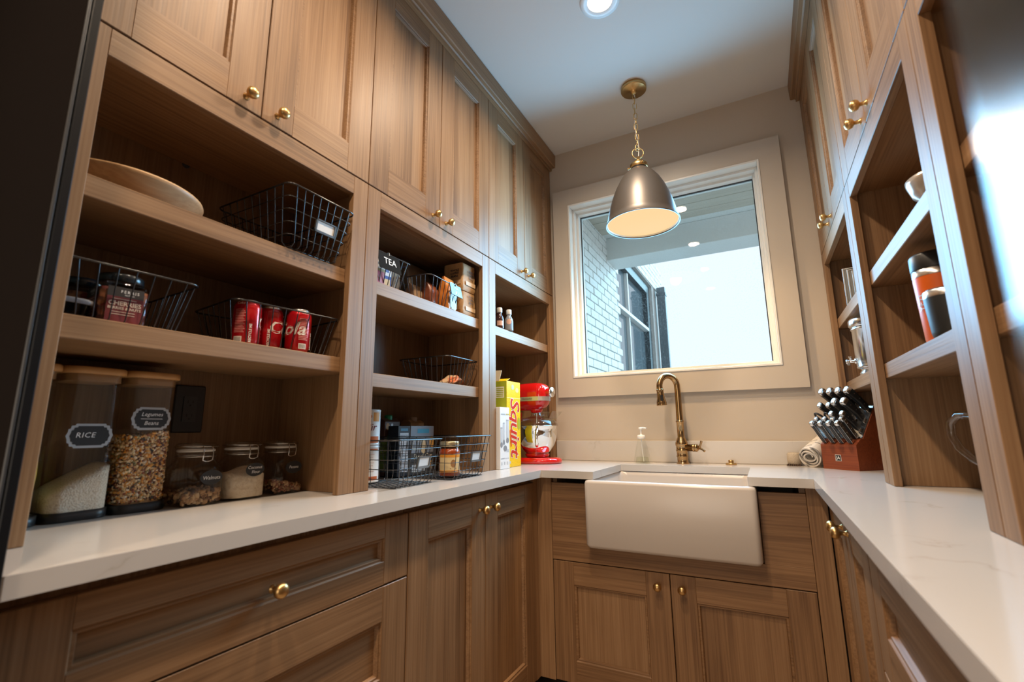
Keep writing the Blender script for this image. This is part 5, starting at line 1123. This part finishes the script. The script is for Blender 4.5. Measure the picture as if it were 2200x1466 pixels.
MB().lathe([(r - .0035, .092), (r - .0035, .1025), (.03, .104), (.0005, .104)], n=40).build('clear_lid', flat('smoky_lid', (.08, .08, .085), .1), t)
# far right hutch
for q in range(3):
    t = T('picture_frame', 'slim silver-edged frame standing on the top shelf by the window, ' + ('first', 'second', 'third')[q] + ' from the left', 'frame', (.385 + .012 * q, -.325 - .022 * q, ZR1 + .0002), -.15, 'slim frames on the top right shelf')
    MB().box(-.045, .045, -.004, .004, .0004, .150 - .012 * q, .001).build('backing', flat('frame_back_%d' % q, (.20, .19, .17), .5), t)
    b = MB(); hh = .150 - .012 * q
    for x0, x1, z0, z1 in ((-.048, -.042, 0, hh + .003), (.042, .048, 0, hh + .003), (-.042, .042, hh - .003, hh + .003)): b.box(x0, x1, -.006, .006, z0 + .0004, z1, .001)
    b.build('metal_edge', STEEL, t)
t = T('drink_dispenser', 'polished steel drink dispenser with a side spigot on the shelf behind the knife block', 'dispenser', (.396, -.340, 1.2722)); r = .060
PST = flat('satin_steel', (.66, .67, .68), .18, 1)
MB().lathe([(.046, .0004), (.052, .003), (.053, .010), (.046, .022), (.048, .026), (.058, .030), (.060, .034), (.058, .038), (r, .060), (r, .176), (r + .003, .178), (r + .003, .184), (r, .186)], n=44, cap=(True, True)).build('body', PST, t)
MB().lathe([(r - .002, .1865), (r + .002, .188), (r + .008, .194), (r + .008, .214), (r + .003, .222), (.03, .228), (.009, .230), (.009, .236), (.0005, .237)], n=44).build('lid', PST, t)
MB().lathe([(.012, .0), (.012, .004), (.006, .006), (.006, .026), (.010, .028), (.010, .032), (.0005, .034)], n=16, axis='x').xform(Matrix.Translation((-.058 * .966, .058 * .26, .060)) @ Matrix.Rotation(PI - .26, 4, 'Z')).tube([(-.074, .0195, .060), (-.074, .0195, .074), (-.074, .0195, .080)], [.005, .004, .006], 8).tube([(-.080, .021, .060), (-.080, .021, .046)], .0045, 8).build('spigot', CHROME, t)
# glass carafe on the counter of the middle right hutch
t = T('coffee_press', 'clear glass coffee press with a looped handle and dark base on the right worktop', 'coffee press', (.503, -1.000, ZC), 0)
CG = thin_glass('press_glass', (.93, .93, .92), .03, refl=1.6)
MB().lathe([(.0005, .0004), (.050, .0004), (.052, .004), (.052, .016), (.049, .020), (.0005, .020)], n=36).build('base', BLACKPL, t)
MB().lathe([(.048, .0205), (.0505, .022), (.0505, .030), (.047, .031)], n=36, cap=(False, False)).build('base_ring', CHROME, t)
MB().lathe([(.046, .022), (.046, .185), (.049, .192)], n=36, cap=(True, False)).build('glass', CG, t)
MB().lathe([(.048, .186), (.050, .188), (.050, .199), (.03, .206), (.008, .209), (.008, .226), (.012, .230), (.012, .238), (.0005, .242)], n=32).build('lid', CHROME, t)
hp = [(0, .045, .172), (0, .075, .195), (0, .110, .198), (0, .137, .178), (0, .140, .145), (0, .122, .110), (0, .092, .086), (0, .060, .072)]
MB().tube(hp, [.009, .010, .0105, .0105, .0105, .0105, .010, .009], 12).xform(Matrix.Rotation(.50, 4, 'Z')).build('loop_handle', CG, t)
MB().lathe([(.008, .0), (.012, .003), (.012, .012), (.007, .015), (.0005, .016)], n=16, axis='y').xform(Matrix.Rotation(.50, 4, 'Z') @ Matrix.Translation((0, .047, .072))).build('handle_clamp', CHROME, t)
